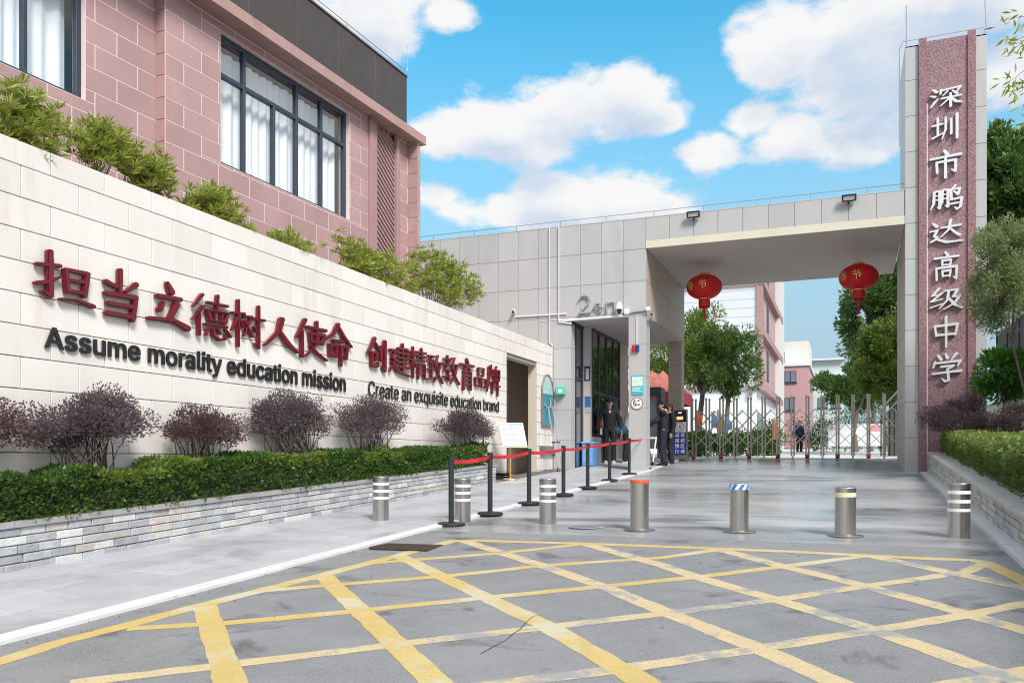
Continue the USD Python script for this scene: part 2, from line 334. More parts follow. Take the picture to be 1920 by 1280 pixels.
M_brick3 = mat('pale_slate_brick', (0.54, 0.54, 0.535), rough=0.75, var=0.12, vs=7, obj=0.2, bump=0.55, bs=38, bd=0.02)
M_coping = mat('grey_coping', (0.30, 0.30, 0.30), rough=0.7, var=0.16, vs=4, bump=0.25, bs=60, bd=0.006)
M_soil = mat('soil', (0.06, 0.045, 0.035), rough=0.95, var=0.3, vs=12, bump=0.8, bs=30, bd=0.03)
M_white = mat('white_plastic', (0.78, 0.78, 0.78), rough=0.4)
M_whitew = mat('white_wall', (0.66, 0.69, 0.72), rough=0.7, var=0.04, vs=0.3)
M_frame = mat('dark_blue_frame', (0.035, 0.05, 0.075), rough=0.4, metal=0.2)
M_curtain = mat('white_curtain', (0.88, 0.91, 0.95), rough=0.9)
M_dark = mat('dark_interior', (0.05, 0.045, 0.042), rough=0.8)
M_room = mat('room_plaster', (0.50, 0.41, 0.34), rough=0.8)
M_gold = mat('gold_paint', (0.72, 0.50, 0.16), rough=0.35, metal=0.6)
M_lantern = mat('red_lantern_cloth', (0.72, 0.018, 0.018), rough=0.5, trans=0.8, var=0.08, vs=6)
M_redb = mat('red_belt', (0.55, 0.02, 0.03), rough=0.55, var=0.08, vs=9)
M_teal = mat('teal_plastic', (0.03, 0.24, 0.30), rough=0.35)
M_green = mat('mint_box', (0.10, 0.52, 0.42), rough=0.4)
M_blue = mat('light_blue_plastic', (0.13, 0.36, 0.72), rough=0.4)
M_navy = mat('navy_cloth', (0.010, 0.012, 0.026), rough=0.8)
M_blk = mat('black_cloth', (0.012, 0.011, 0.012), rough=0.8)
M_skin = mat('skin', (0.52, 0.30, 0.22), rough=0.5)
M_hair = mat('black_hair', (0.012, 0.01, 0.009), rough=0.45)
M_court = mat('pale_concrete', (0.58, 0.57, 0.55), rough=0.75, var=0.05, vs=0.4)
M_glass = glass_mat('window_glass', (0.93, 0.96, 0.97), 1.6)
M_glassd = glass_mat('tinted_glass', (0.30, 0.33, 0.33), 1.7)

# ---------------------------------------------------------------- ground levels
S1 = 80 / math.hypot(F, 630)                # the drive climbs at 4.7 percent, a little steeper up to the gate
def g(y):
    y = np.asarray(y, float)
    return np.where(y < -3, -3 * S1, np.where(y < 20.4, S1 * y, np.where(y < 25, S1 * 20.4 + 0.07 * (y - 20.4), S1 * 20.4 + 0.07 * 4.6 + 0.02 * (np.minimum(y, 90) - 25))))
def pz(x, y): return g(y) + 0.015 + 0.025 * (-4.5 - np.asarray(x, float))
def iter_ground(px, py, f):
    d = ray(px, py); p = CAM + d * 10; lo, hi = 1.5, 120.0
    for _ in range(60):
        m = (lo + hi) / 2; p = CAM + d * m
        if p[2] > f(p[0], p[1]): lo = m
        else: hi = m
    return p
def onroad(px, py): return iter_ground(px, py, lambda x, y: float(g(y)))
def onpave(px, py): return iter_ground(px, py, lambda x, y: float(pz(x, y)))

def sheet(xs, ys, h, name, m, kind='structure', **kw):
    X, Y = np.meshgrid(xs, ys, indexing='ij')
    V = np.stack([X, Y, h(X, Y)], -1).reshape(-1, 3); n = len(ys)
    f = [[i * n + j, (i + 1) * n + j, (i + 1) * n + j + 1, i * n + j + 1] for i in range(len(xs) - 1) for j in range(n - 1)]
    return put(name, MB().add(V, f), m, kind=kind, **kw)
M_ground = mat('far_ground', (0.20, 0.20, 0.19), rough=0.9, var=0.15, vs=0.2)
sheet([-400, -60, -7, 1.6, 60, 400], [-300, -60, -20, -3, 0, 10, 20.4, 25, 60, 90, 500], lambda x, y: g(y) - 0.05, 'ground', M_ground)
EDGE = 8.75
road = sheet([-4.5, -2, 0, 1.25, 6, 14], [-30, -3, 0, 4, EDGE], lambda x, y: g(y) + 0.0, 'road', M_asphalt)
drive = sheet([-4.5, -2, 0, 1.55], list(np.linspace(EDGE, 20.4, 4)) + [25.0], lambda x, y: g(y) + 0.0, 'driveway', M_drive)
sheet([-16, -4.5, 1.6, 9], [25.0, 40, 66], lambda x, y: g(y) + 0.004, 'courtyard', M_court)
put('ground_joint', MB().box(-4.5, 1.3, 25.0, 25.12, 1.25, float(g(25)) + .012), M_kerbw, kind='structure')

# ---------------------------------------------------------------- yellow box junction (lines traced along the road)
def road_line(pts, w):
    P = np.array([onroad(*p)[:2] for p in pts])
    ls = LineString(P).segmentize(.08); q = np.array(ls.coords)
    n1 = (meshkit.fbm(np.column_stack([q * 9, q[:, :1] * 0]), 3, 3) - .5) * .03; n2 = (meshkit.fbm(np.column_stack([q * 9, q[:, :1] * 0 + 7]), 3, 4) - .5) * .03
    t_ = np.gradient(q, axis=0); t_ /= np.linalg.norm(t_, axis=1, keepdims=True); nn = np.stack([-t_[:, 1], t_[:, 0]], 1)
    return Polygon(np.vstack([q + nn * (w / 2 + n1)[:, None], (q - nn * (w / 2 + n2)[:, None])[::-1]])).buffer(0)
def paint(poly, m, name='yellow_line', lift=0.0016):
    mb = MB()
    for gg in getattr(poly, 'geoms', [poly]):
        if gg.geom_type != 'Polygon' or gg.area < 1e-4: continue
        v, f = trimesh.creation.triangulate_polygon(gg.simplify(.002).segmentize(.5), engine='earcut')
        v = np.asarray(v); mb.add(np.column_stack([v, g(v[:, 1]) + lift]), f)
    if mb.n: put(name, mb, m, road)
out = [(-60, 1256), (0, 1239), (133, 1198), (233, 1173), (383, 1133), (500, 1104), (600, 1079), (645, 1067), (743, 1042), (847, 1014), (887, 1013), (1100, 1019), (1240, 1024), (1488, 1034), (1700, 1045), (1821, 1050), (1846, 1054), (1920, 1088), (2000, 1130)]
L1 = [[(383, 1134), (430, 1273), (450, 1330)], [(607, 1079), (817, 1277), (860, 1320)], [(748, 1042), (913, 1120), (1033, 1177), (1180, 1263), (1260, 1310)], [(867, 1013), (1017, 1060), (1133, 1100), (1258, 1151), (1438, 1222), (1559, 1275), (1680, 1330)],
      [(1100, 1020), (1240, 1059), (1307, 1082), (1452, 1123), (1647, 1183), (1888, 1268), (1960, 1295)], [(1350, 1030), (1467, 1061), (1622, 1098), (1821, 1153), (1960, 1193)], [(1633, 1042), (1792, 1075), (1960, 1110)]]
L2 = [[(690, 1056), (933, 1037), (1100, 1019)], [(493, 1107), (610, 1097), (833, 1080), (1017, 1060), (1240, 1045), (1350, 1030)], [(240, 1178), (417, 1168), (640, 1148), (910, 1120), (1067, 1105), (1240, 1088), (1318, 1080), (1467, 1062), (1630, 1041)],
      [(130, 1280), (213, 1271), (417, 1247), (640, 1220), (767, 1205), (1043, 1173), (1261, 1148), (1460, 1123), (1626, 1098), (1807, 1073), (1850, 1056)], [(860, 1290), (1140, 1257), (1240, 1243), (1410, 1217), (1630, 1183), (1821, 1151), (1960, 1124)], [(1700, 1300), (1814, 1279), (1980, 1248)]]
taken = road_line(out, .145); paint(taken, M_yellow, 'yellow_border')
for i, l in enumerate(L1):
    q = road_line(l, .15); paint(q.difference(taken), M_yellow if i in (0, 1, 2) else M_worn); taken = taken.union(q)
for i, l in enumerate(L2):
    q = road_line(l, .125); paint(q.difference(taken), M_worn if i in (3, 4, 5) else M_yellow); taken = taken.union(q)
# cracks in the asphalt
M_crack = mat('crack', (0.07, 0.068, 0.066), rough=.9)
for pts in ([(900, 1226), (925, 1212), (948, 1200), (962, 1188), (975, 1180), (990, 1163), (1000, 1155), (1014, 1152)],):
    P = np.array([onroad(*p) for p in pts]); P[:, 2] += .0028; n = len(P); r_ = np.random.default_rng(8)
    w = .0015 + r_.uniform(0, .0035, n); t_ = np.gradient(P[:, :2], axis=0); t_ /= np.linalg.norm(t_, axis=1, keepdims=True); nn = np.column_stack([-t_[:, 1], t_[:, 0], np.zeros(n)])
    put('crack', MB().add(np.vstack([P + nn * w[:, None], P - nn * w[:, None]]), [[k, k + 1, n + k + 1, n + k] for k in range(n - 1)]), M_crack, road)

# drain grate and manhole covers
gp = onroad(762, 1026)
t = thing('drain_grate', 'dark iron drain grate in the road by the white kerb', 'drain grate', (gp[0], gp[1], gp[2] + .002), 4)
mb = MB()
for k in range(11): mb.box(-.3, .3, -.2 + k * .04 - .006, -.2 + k * .04 + .006, 0.004, .016)
for k in range(7): mb.box(-.3 + k * .1 - .008, -.3 + k * .1 + .008, -.2, .2, 0.002, .014)
put('grating', mb, mat('rusty_iron', (0.09, 0.065, 0.055), rough=0.7, metal=.4, var=.3, vs=20), t)
put('pit', MB().box(-.31, .31, -.21, .21, -.004, .0035), M_dark, t)
for (px, py, r, lab) in ((1098, 988, .2, 'round worn manhole cover in the drive beside the red topped bollard'),):
    p = onroad(px, py)
    t = thing('manhole_cover', lab, 'manhole cover', (p[0], p[1], p[2] + .003))
    put('lid', MB().lathe([(0, .006), (r * .88, .006), (r * .9, .002)], 28), mat('worn_iron', (0.2, 0.19, 0.18), rough=.6, metal=.3, var=.3, vs=16, bump=.6, bs=40, bd=.01), t)
    put('ring', MB().lathe([(r * .91, .002), (r * .92, .007), (r, .007), (r * 1.03, 0)], 28), mat('cement_ring', (0.3, 0.3, 0.3), rough=.8), t)

r_ = np.random.default_rng(19); n_ = 150
xy = np.column_stack([r_.uniform(-4.45, 1.2, n_), r_.uniform(2.2, 12, n_)]); xy[:70, 0] = -4.44 + r_.exponential(.12, 70)
Pl = np.column_stack([xy, g(xy[:, 1]) + .006]); Dl = np.column_stack([r_.normal(size=(n_, 2)), np.zeros(n_)]); Dl /= np.linalg.norm(Dl, axis=1, keepdims=True); Wl = np.column_stack([-Dl[:, 1], Dl[:, 0], np.zeros(n_)]); sz = r_.uniform(.008, .028, n_)[:, None]
Vl = np.stack([Pl, Pl + Dl * sz * .5 + Wl * sz * .25 + [0, 0, .003], Pl + Dl * sz, Pl + Dl * sz * .5 - Wl * sz * .25 + [0, 0, .004]], 1).reshape(-1, 3); il = np.arange(n_)[:, None] * 4
put('leaf_litter', MB().add(Vl, np.vstack([il + [0, 1, 2], il + [0, 2, 3]])), mat('dead_leaf', (0.16, 0.11, 0.05), rough=.8, isl=[(.4, .4, .4), (1, 1, 1), (1.5, 1.4, 1.2)]), label='small fallen leaves and grit scattered on the road', cat='leaf litter', kind='stuff')
# ---------------------------------------------------------------- pavement, kerbs
pave = sheet([-7.0, -5.8, -4.62], [-12, -3, 0, 5, 10, 20.4, 25], lambda x, y: pz(x, y) - 0.012, 'pavement', M_joint)
r2 = np.random.default_rng(3)
cols = np.linspace(-6.46, -4.62, 5)
def tile_on(pf, x0, x1, y0, y1, z=0.0, gap=.004, th=.03):
    x0 += gap; x1 -= gap; y0 += gap; y1 -= gap
    top = np.array([[x0, y0], [x1, y0], [x1, y1], [x0, y1]]); zt = pf(top[:, 0], top[:, 1]) + z
    c = .004; ins = np.array([[x0 + c, y0 + c], [x1 - c, y0 + c], [x1 - c, y1 - c], [x0 + c, y1 - c]])
    V = np.vstack([np.column_stack([top, zt - th]), np.column_stack([top, zt - c]), np.column_stack([ins, zt])])
    f = [[k, (k + 1) % 4, 4 + (k + 1) % 4, 4 + k] for k in range(4)] + [[4 + k, 4 + (k + 1) % 4, 8 + (k + 1) % 4, 8 + k] for k in range(4)] + [[8, 9, 10, 11]]
    return MB().add(V, f)
for k in range(4):
    y = 1.8 + (k % 2) * .45
    while y < 25:
        L = .9
        put('paving_slab', tile_on(pz, cols[k], cols[k + 1], y, min(y + L, 25), z=r2.normal() * .0012), M_paving, pave); y += L
put('paving_slab', tile_on(pz, -6.46, -4.62, -3, 1.8), M_paving, pave)
mb = MB()
kerb = thing('kerb', None, None); kerb.SetCustomDataByKey('kind', 'structure')
y = -2.0
while y < 20.4:
    f = lambda x, yy: g(yy) + .028
    put('kerb_stone', tile_on(f, -4.62, -4.47 + r2.normal() * .004, y, y + 1.0, gap=.005, th=.2), M_kerbw, kerb); y += 1.0
put('kerb_stone', tile_on(lambda x, yy: g(yy) + .02, -4.62, -4.50, 20.4, 25, th=.2), M_kerbw, kerb)
# kerb end widening close to the camera
# ---------------------------------------------------------------- brush lettering
STROKES = {}
def S(ch, txt): STROKES[ch] = [[tuple(map(float, q.split(','))) for q in s.split()] for s in txt.split(';')]
S('担', '2,30 38,24;22,0,12 22,88,12 9,82,6;0,68 20,60 40,46,5;50,28 53,72;50,28 90,26,11 84,74;54,48 84,46;54,70 84,69;42,90,8 70,86,8 100,92,12')
S('当', '46,0,12 45,44;6,30,11 34,36,8;92,22,13 62,42,6;6,54 92,50,12 82,99,12;12,74 84,72;8,95 86,94')
S('立', '46,2,8 57,20,14;22,35 80,32;36,46,6 26,64,12;70,46,14 50,84,10;0,88,9 60,82,10 100,94,14')
S('德', '26,6,12 4,36,6;28,32,11 2,64,5;18,50 18,94,11;40,20 92,18;66,0,11 64,32;38,36 44,58;38,36 94,34,9 86,58;57,38,6 57,54,6;75,37,6 74,54,6;44,58 86,57;34,69 90,66;42,78,9 35,94,5;52,76,7 56,92 70,98 86,94,8 86,84,4;66,74,6 72,84,9;88,72,7 100,86,11')
S('树', '2,30 38,26;20,0,11 20,98,10;20,34 2,66,5;22,38 38,56,8;38,32 60,29 36,74,5;40,42 62,72,9;60,33 100,30;82,2,11 82,94,11 68,86,5;66,50,6 73,60,9')
S('人', '50,0,14 40,44,11 0,94,6;42,38,9 70,76,14 100,97,7')
S('使', '28,4,12 0,54,6;18,36,10 18,99,11;36,21 98,19;44,36 47,56;44,36 92,34 86,56;47,56 86,55;67,2,10 66,60,9 30,97,5;44,66,6 68,84,10 100,98,8')
S('命', '50,0,13 32,26 0,46,6;52,6,9 72,28,12 100,48,7;34,42 66,40;20,55 22,80;20,55 44,53 42,79;22,79 43,78;58,53 84,51 80,80 72,76,5;60,53 60,100,10')
S('创', '36,0,13 22,24 0,52,6;38,12,8 60,32,11;22,46 46,44 44,66 36,64,5;22,46 22,86,10 50,86 54,74,5;68,22 68,64;90,2,13 90,96,12 76,86,5')
S('建', '42,16 88,14 86,46;38,30 98,28;42,45 86,44;38,59 92,57;32,73 98,71;64,0,10 64,86;4,27 28,25 12,50 28,50 2,92,5;10,62,7 40,88,12 100,97,9')
S('精', '8,18 14,32;38,14 28,32;2,43 42,41;22,2,10 22,98,10;20,44 2,72,5;24,46 40,62;46,14 98,12;50,26 96,25;44,39 100,37;72,0 72,38;54,52 52,98;54,52 92,50 91,95 82,90,5;56,64,6 90,63,6;56,77,6 90,76,6')
S('致', '4,10 50,8;28,10 12,34 42,30;36,24 48,38;6,57 48,54;26,38 26,86;0,92 52,82;68,2,11 50,44,6;60,28 100,25;84,26 74,62 42,99,5;58,42 76,76 100,98,10')
S('教', '8,14 46,12;28,0 28,32;0,35 54,31;52,6 4,60,5;20,53 44,51 32,62;32,60 34,92 24,88,5;2,80 54,70;70,2,11 54,44,6;62,28 100,25;86,26 76,62 46,99,5;60,42 78,76 100,98,10')
S('育', '48,0 56,13,12;0,21 100,18;44,23 24,42 74,39;66,30 80,46;25,54 23,100,10;25,54 78,52 77,97,10 65,92,5;27,68,7 76,67,7;27,82,7 76,81,7')
S('品', '28,4 32,42;28,4 76,2 70,42;32,40 70,39;2,56 8,97;2,56 46,54 40,97;8,93 40,92;54,56 58,97;54,56 100,54 92,97;58,93 92,92')
S('牌', '14,6 14,50 0,92,5;31,0 31,35;14,35 46,33;16,58 39,57 39,96,10;72,0 62,13;52,14 54,48;52,14 96,12 92,48;54,31,7 92,30,7;54,47 92,46;73,14 69,50 48,68,5;44,72 100,67;82,52,10 82,100,11')
S('深', '8,12,7 20,24,12;0,40,6 14,46,11;2,94,6 12,74,10 24,56,5;34,16,10 32,36,7;36,20 95,11,11 84,32,6;54,26,8 40,44,5;70,26,6 84,42,10;36,58 96,52;64,38 64,99,10;62,58 32,92,5;66,58,7 80,78,12 100,86,6')
S('圳', '0,40 38,35;20,8,10 20,82;0,92 40,74,6;50,10 50,58 36,98,5;71,18 71,80,10;93,0,12 93,100,11')
S('市', '46,0 56,15,13;0,28 60,22 100,19,12;20,42 22,80;20,42 84,38,11 83,80 70,72,5;50,22,10 50,100,11')
S('鹏', '12,20 10,70 0,94,4;12,20 29,18 29,90 22,85,4;13,38,6 28,37,6;13,55,6 28,54,6;38,16 36,66 27,92,4;38,16 55,14 55,86 47,80,4;39,34,6 54,33,6;38,52,6 54,51,6;78,0,9 68,15,6;64,16 66,58;64,16 92,14 86,38 80,34,5;74,24,7 81,32,8;66,58 98,53,10 94,90 84,99 76,90,4;58,77 86,73')
S('达', '36,31 94,24,11;64,0,10 58,40 34,68,5;62,34,7 78,54 92,66,11;8,10,7 20,24,12;0,44 22,40 12,62 22,74 2,86,7;2,88,8 18,77,9 50,92,11 100,90,7')
S('高', '46,0 56,11,12;0,21 100,16,10;32,30 34,47;32,30 70,28 66,47;34,46,7 66,45,7;8,57 10,99,10;8,57 93,53,11 91,97 79,90,5;33,68 36,87;33,68 68,66 64,87;36,86,7 64,85,7')
S('级', '28,0 6,34 34,29,6;38,22 2,60 38,51,6;0,88,7 40,72,6;46,14 86,10,11 72,42 92,41,10 76,72 42,99,5;58,14 54,56 28,94,5;56,44,7 76,78,12 100,95,7')
S('中', '4,30 10,62;4,30 97,24,12 88,60,9;10,60 88,57;50,0,12 50,100,9')
S('学', '18,4,8 30,20,12;46,0,8 52,15,12;84,0,13 66,22,6;8,28,9 2,48,8;8,33 98,26,11 88,44,6;30,46 74,43,11 52,57,7;52,55 57,94,10 44,99 32,88,4;0,71 60,65 100,62,12')
S('春', '16,14 84,12;20,26 80,25;4,40 96,38;50,0 42,36 2,70,5;54,40 98,68,10;32,58 32,98;32,58 70,58 70,98;32,77 70,77;32,97 70,97')
S('节', '2,22 98,17;32,2 33,34;70,2 66,32;12,50 86,44 82,80 66,74,5;48,46 48,100')
S('号', '28,4 30,30;28,4 72,4 70,30;30,30 70,30;4,46 96,46;42,48 36,66 80,66 76,94 56,92')
S('门', '12,2 24,16;14,26 14,98;36,10 88,10 88,96 74,92')
S('2', '8,26,9 20,8,9 50,1,9 80,10,9 90,28,9 78,50,9 8,98,9;8,98,9 98,98,9')
S('减', '4,16 14,28;2,80 16,56;26,26 96,22;26,26 24,66 16,96;34,44 54,43;34,58 34,82;34,58 54,58 54,82;34,82 54,82;66,2 74,60 94,97 98,80;90,44 60,92;84,4 92,14')
S('速', '10,12 20,24;2,42 22,40 14,64 2,84;2,86 18,78 50,92 100,90;34,16 98,14;42,30 42,52;42,30 88,30 88,52;42,52 88,52;64,2 64,80;60,54 36,78;68,54 94,76')
S('慢', '14,0 14,100;4,26 2,46;22,20 28,36;42,4 42,30;42,4 88,4 88,30;42,17 88,17;42,30 88,30;36,42 36,60;36,42 96,42 96,60;36,60 96,60;56,42 56,60;76,42 76,60;42,71 86,71 36,100;46,75 98,100')
S('行', '24,2 4,28;26,30 2,58;18,48 18,100;40,18 92,18;34,44 100,44;74,46 74,96 60,90')
S('校', '2,30 40,28;22,2 22,100;20,34 2,70;24,38 38,56;70,2 72,14;44,22 100,22;58,30 46,48;82,30 96,46;84,48 44,100;54,50 98,100')
S('区', '92,6 8,6 8,94 94,94;76,22 24,78;30,26 74,76')
S('域', '2,36 32,34;18,8 18,78;0,84 34,72;36,24 98,22;40,40 40,62;40,40 58,40 58,62;40,62 58,62;36,82 64,74;70,2 78,64 98,98;90,42 60,96;84,4 94,12')
S('限', '6,4 6,98;6,4 34,4 24,30 36,50 22,60;48,6 48,92 62,84;48,6 88,6 88,46;48,26 88,26;48,46 88,46;62,48 98,98;92,56 74,70')
_nib = np.array([[math.cos(a) * .56, math.sin(a) * .44] for a in np.arange(8) / 8 * 2 * math.pi + .2]); _r = -.35
_nib = _nib @ np.array([[math.cos(_r), -math.sin(_r)], [math.sin(_r), math.cos(_r)]])
def char_shape(ch, w=9.0, k=1.0):
    """the character as a polygon in a 0..1 cell, y up"""
    P = []
    for st in STROKES[ch]:
        q = [(p[0], 100 - p[1], (p[2] if len(p) > 2 else w) * k) for p in st]
        for a, b in zip(q, q[1:]):
            P.append(MultiPoint(np.vstack([_nib * a[2] + a[:2], _nib * b[2] + b[:2]])).convex_hull)
    return affinity.scale(unary_union(P).simplify(.35), .01, .01, origin=(0, 0))

# ---------------------------------------------------------------- feature wall with the school's motto
WX, WT = -6.96, 4.10                       # face and top of the wall
TH_, TW = 0.2886, 0.62                     # stone panels
wall = thing('feature_wall', 'long cream stone panel wall with red and black lettering', 'wall')
DY0, DY1, DZ = 17.25, 19.22, 3.52          # doorway
mb = MB()
mb.box(WX - .22, WX - .03, -4, DY0, -.3, WT - .02); mb.box(WX - .22, WX - .03, DY1, 20.37, -.3, WT - .02); mb.box(WX - .22, WX - .03, DY0, DY1, DZ, WT - .02)
put('wall_core', mb, M_creamj, wall)
zrow = WT - .22 - np.arange(0, 15) * TH_
rows = [(WT - .22, WT)] + [(zrow[i + 1], zrow[i]) for i in range(14)]
nt = 0; rest = MB()
YT0 = 1.2
for ri, (z0, z1) in enumerate(rows):
    y = YT0 + (TW / 2 if ri % 2 else 0) + 0.27
    y -= TW
    while y < 20.37:
        a, b = max(y, -1), min(y + TW, 20.37); y += TW
        if b - a < .03 or z1 < float(g((a + b) / 2)) - .02: continue
        segs = [(a, b)]
        if z0 < DZ - .02:
            segs = [s for s in ((a, min(b, DY0)), (max(a, DY1), b)) if s[1] - s[0] > .02]
        for (s0, s1) in segs:
            if b < 3.2: rest.box(WX - .03, WX, s0 + .004, s1 - .004, z0 + .004, z1 - .004, .004); continue
            zb = max(z0, DZ) if (s0 < DY1 and s1 > DY0) else z0
            m = MB().box(WX - .03, WX + r2.normal() * .0008, s0 + .004, s1 - .004, zb + .004, z1 - .004, .004)
            nt += 1
            if nt <= 300: put('stone_panel', m, M_cream, wall)
            else: rest.box(WX - .03, WX, s0 + .004, s1 - .004, zb + .004, z1 - .004, .004)
if rest.n: put('stone_panels', rest, M_cream, wall, kind='stuff')
for (y0, y1, n) in ((-4, 20.37, 26),):
    put('coping', MB().box(WX - .22, WX - .0305, y0, y1, WT - .02, WT - .002), M_cream, wall)
# doorway lining and door
M_rev = mat('beige_reveal', (0.60, 0.53, 0.43), rough=.7, var=.04, vs=2)
put('door_reveal', MB().box(WX - .235, WX - .03, DY1 - .006, DY1 - .001, .6, DZ).box(WX - .235, WX - .03, DY0 + .001, DY0 + .006, .6, DZ).box(WX - .235, WX - .03, DY0 + .007, DY1 - .007, DZ - .006, DZ - .001), M_rev, wall)
mb = MB().box(-9.5, -9.4, 15.5, 20.3, .6, 4.0); mb.box(-9.5, WX - .24, 20.2, 20.3, .6, 4); mb.box(-9.5, WX - .24, 15.5, 15.6, .6, 4); mb.box(-9.5, WX - .24, 15.5, 20.3, 3.9, 4)
mb.box(-9.5, WX - .24, 15.5, DY0 - .3, .6, 3.9).box(-9.5, WX - .24, 15.5, 20.3, .6, .87)
put('room', mb, M_room, wall)
sh = put('shelf', MB().box(-9.39, -9.1, 15.7, 20.1, 2.2, 2.24).box(-9.39, -9.1, 15.7, 20.1, 1.6, 1.64), M_dark, wall)
d0 = put('door', MB().box(WX - .30, WX - .245, DY0 + .03, DY0 + .68, .88, DZ - .02, .008), M_frame, wall, label='dark blue metal door leaf of the wall')
put('door_panel', MB().box(WX - .245, WX - .235, DY0 + .10, DY0 + .55, 2.3, DZ - .2, .004), mat('blue_door_panel', (0.06, 0.085, 0.12), rough=.4), d0)
put('door_panel', MB().box(WX - .245, WX - .235, DY0 + .10, DY0 + .55, 1.0, 2.2, .004), mat('blue_door_panel', (0.06, 0.085, 0.12), rough=.4), d0)
for k in range(5): put('door_bar', MB().box(WX - .235, WX - .225, DY0 + .14 + k * .09, DY0 + .155 + k * .09, 2.35, DZ - .25), M_frame, d0)

# red characters and black words, each a thing mounted clear of the wall
RED = [('担', 72, 176, 474, 576), ('当', 197, 262, 505, 599), ('立', 282, 354, 526, 617), ('德', 362, 434, 548, 639), ('树', 436, 498, 565, 656), ('人', 499, 560, 595, 659), ('使', 558, 614, 597, 674), ('命', 610, 661, 606, 686),
       ('创', 691, 727, 634, 696), ('建', 732, 770, 642, 705), ('精', 769, 801, 650, 712), ('致', 803, 832, 663, 718), ('教', 832, 863, 667, 720), ('育', 865, 890, 672, 732), ('品', 892, 914, 688, 727), ('牌', 915, 939, 685, 741)]
XF = WX + .065
def wallmap(y0, y1, z0, z1, x0, flip=1):
    return lambda v: np.stack([x0 + v[:, 2], y0 + v[:, 0] * (y1 - y0), z0 + v[:, 1] * (z1 - z0)], 1)
def relief(sh, Mx, depth, inset, s_in=None):
    """extruded lettering with a chamfered rim"""
    mb = MB().poly(sh, Mx, depth)
    return mb
signs = [thing('red_characters', 'row of eight dark red characters on the cream wall, nearer the camera', 'lettering'), thing('red_characters', 'row of eight dark red characters on the cream wall, nearer the doorway', 'lettering')]
for i, (ch, xl, xr, yt, yb) in enumerate(RED):
    l, r_, m = onx(xl, (yt + yb) / 2, XF), onx(xr, (yt + yb) / 2, XF), (xl + xr) / 2
    # the top and bottom edges of the tilted cell at its middle: the wall's lines fall towards the right
    slope = .19 * (xr - xl) / 2 * .5
    zt, zb = onx(m, yt + slope, XF)[2], onx(m, yb - slope, XF)[2]
    sh = char_shape(ch, 10.5, 1.16 if len(STROKES[ch]) <= 6 else (.94 if len(STROKES[ch]) <= 8 else .72))
    mb = MB()
    A = wallmap(l[1], r_[1], zb, zt, WX + .02)
    mb.poly(sh, A, .036)
    # raised ridge along the strokes: a narrower copy of the shape set a little prouder
    core = sh.buffer(-.02, join_style=2)
    if not core.is_empty: mb.poly(core, wallmap(l[1], r_[1], zb, zt, WX + .056), .010)
    put('character', mb, M_redl, signs[0 if i < 8 else 1])
def letters(txt, xl, xr, ycap_l, ybase_l, ycap_r, ybase_r, parent, bold=True):
    t = meshkit.text_mesh(txt, 1.0, depth=1.0, bold=bold)
    b = t.bounds
    a, c = onx(xl, (ycap_l + ybase_l) / 2, WX + .03), onx(xr, (ycap_r + ybase_r) / 2, WX + .03)
    zb0, zb1 = onx(xl, ybase_l, WX + .03)[2], onx(xr, ybase_r, WX + .03)[2]
    h0, h1 = onx(xl, ycap_l, WX + .03)[2] - zb0, onx(xr, ycap_r, WX + .03)[2] - zb1
    comps = sorted(t.split(only_watertight=False), key=lambda q: q.bounds[0][0])
    groups = []
    for q in comps:
        if groups and q.bounds[0][0] < groups[-1][1] - .02: groups[-1][0].append(q); groups[-1][1] = max(groups[-1][1], q.bounds[1][0])
        else: groups.append([[q], q.bounds[1][0]])
    for gq, _ in groups:
        mb = MB()
        for q in gq:
            v = np.asarray(q.vertices); s = (v[:, 0] - b[0][0]) / (b[1][0] - b[0][0])
            mb.add(np.stack([WX + .012 + v[:, 2] * .016, a[1] + s * (c[1] - a[1]), zb0 + s * (zb1 - zb0) + v[:, 1] * (h0 + s * (h1 - h0))], 1), q.faces)
        put('letter', mb, M_black, parent)
s1 = thing('black_words', 'black metal words Assume morality education mission on the cream wall', 'lettering')
letters('Assume morality education mission', 85, 649, 612, 649.5, 704, 733, s1)
s2 = thing('black_words', 'black metal words Create an exquisite education brand on the cream wall', 'lettering')
letters('Create an exquisite education brand', 692, 936, 713.5, 742, 752, 772, s2, False)

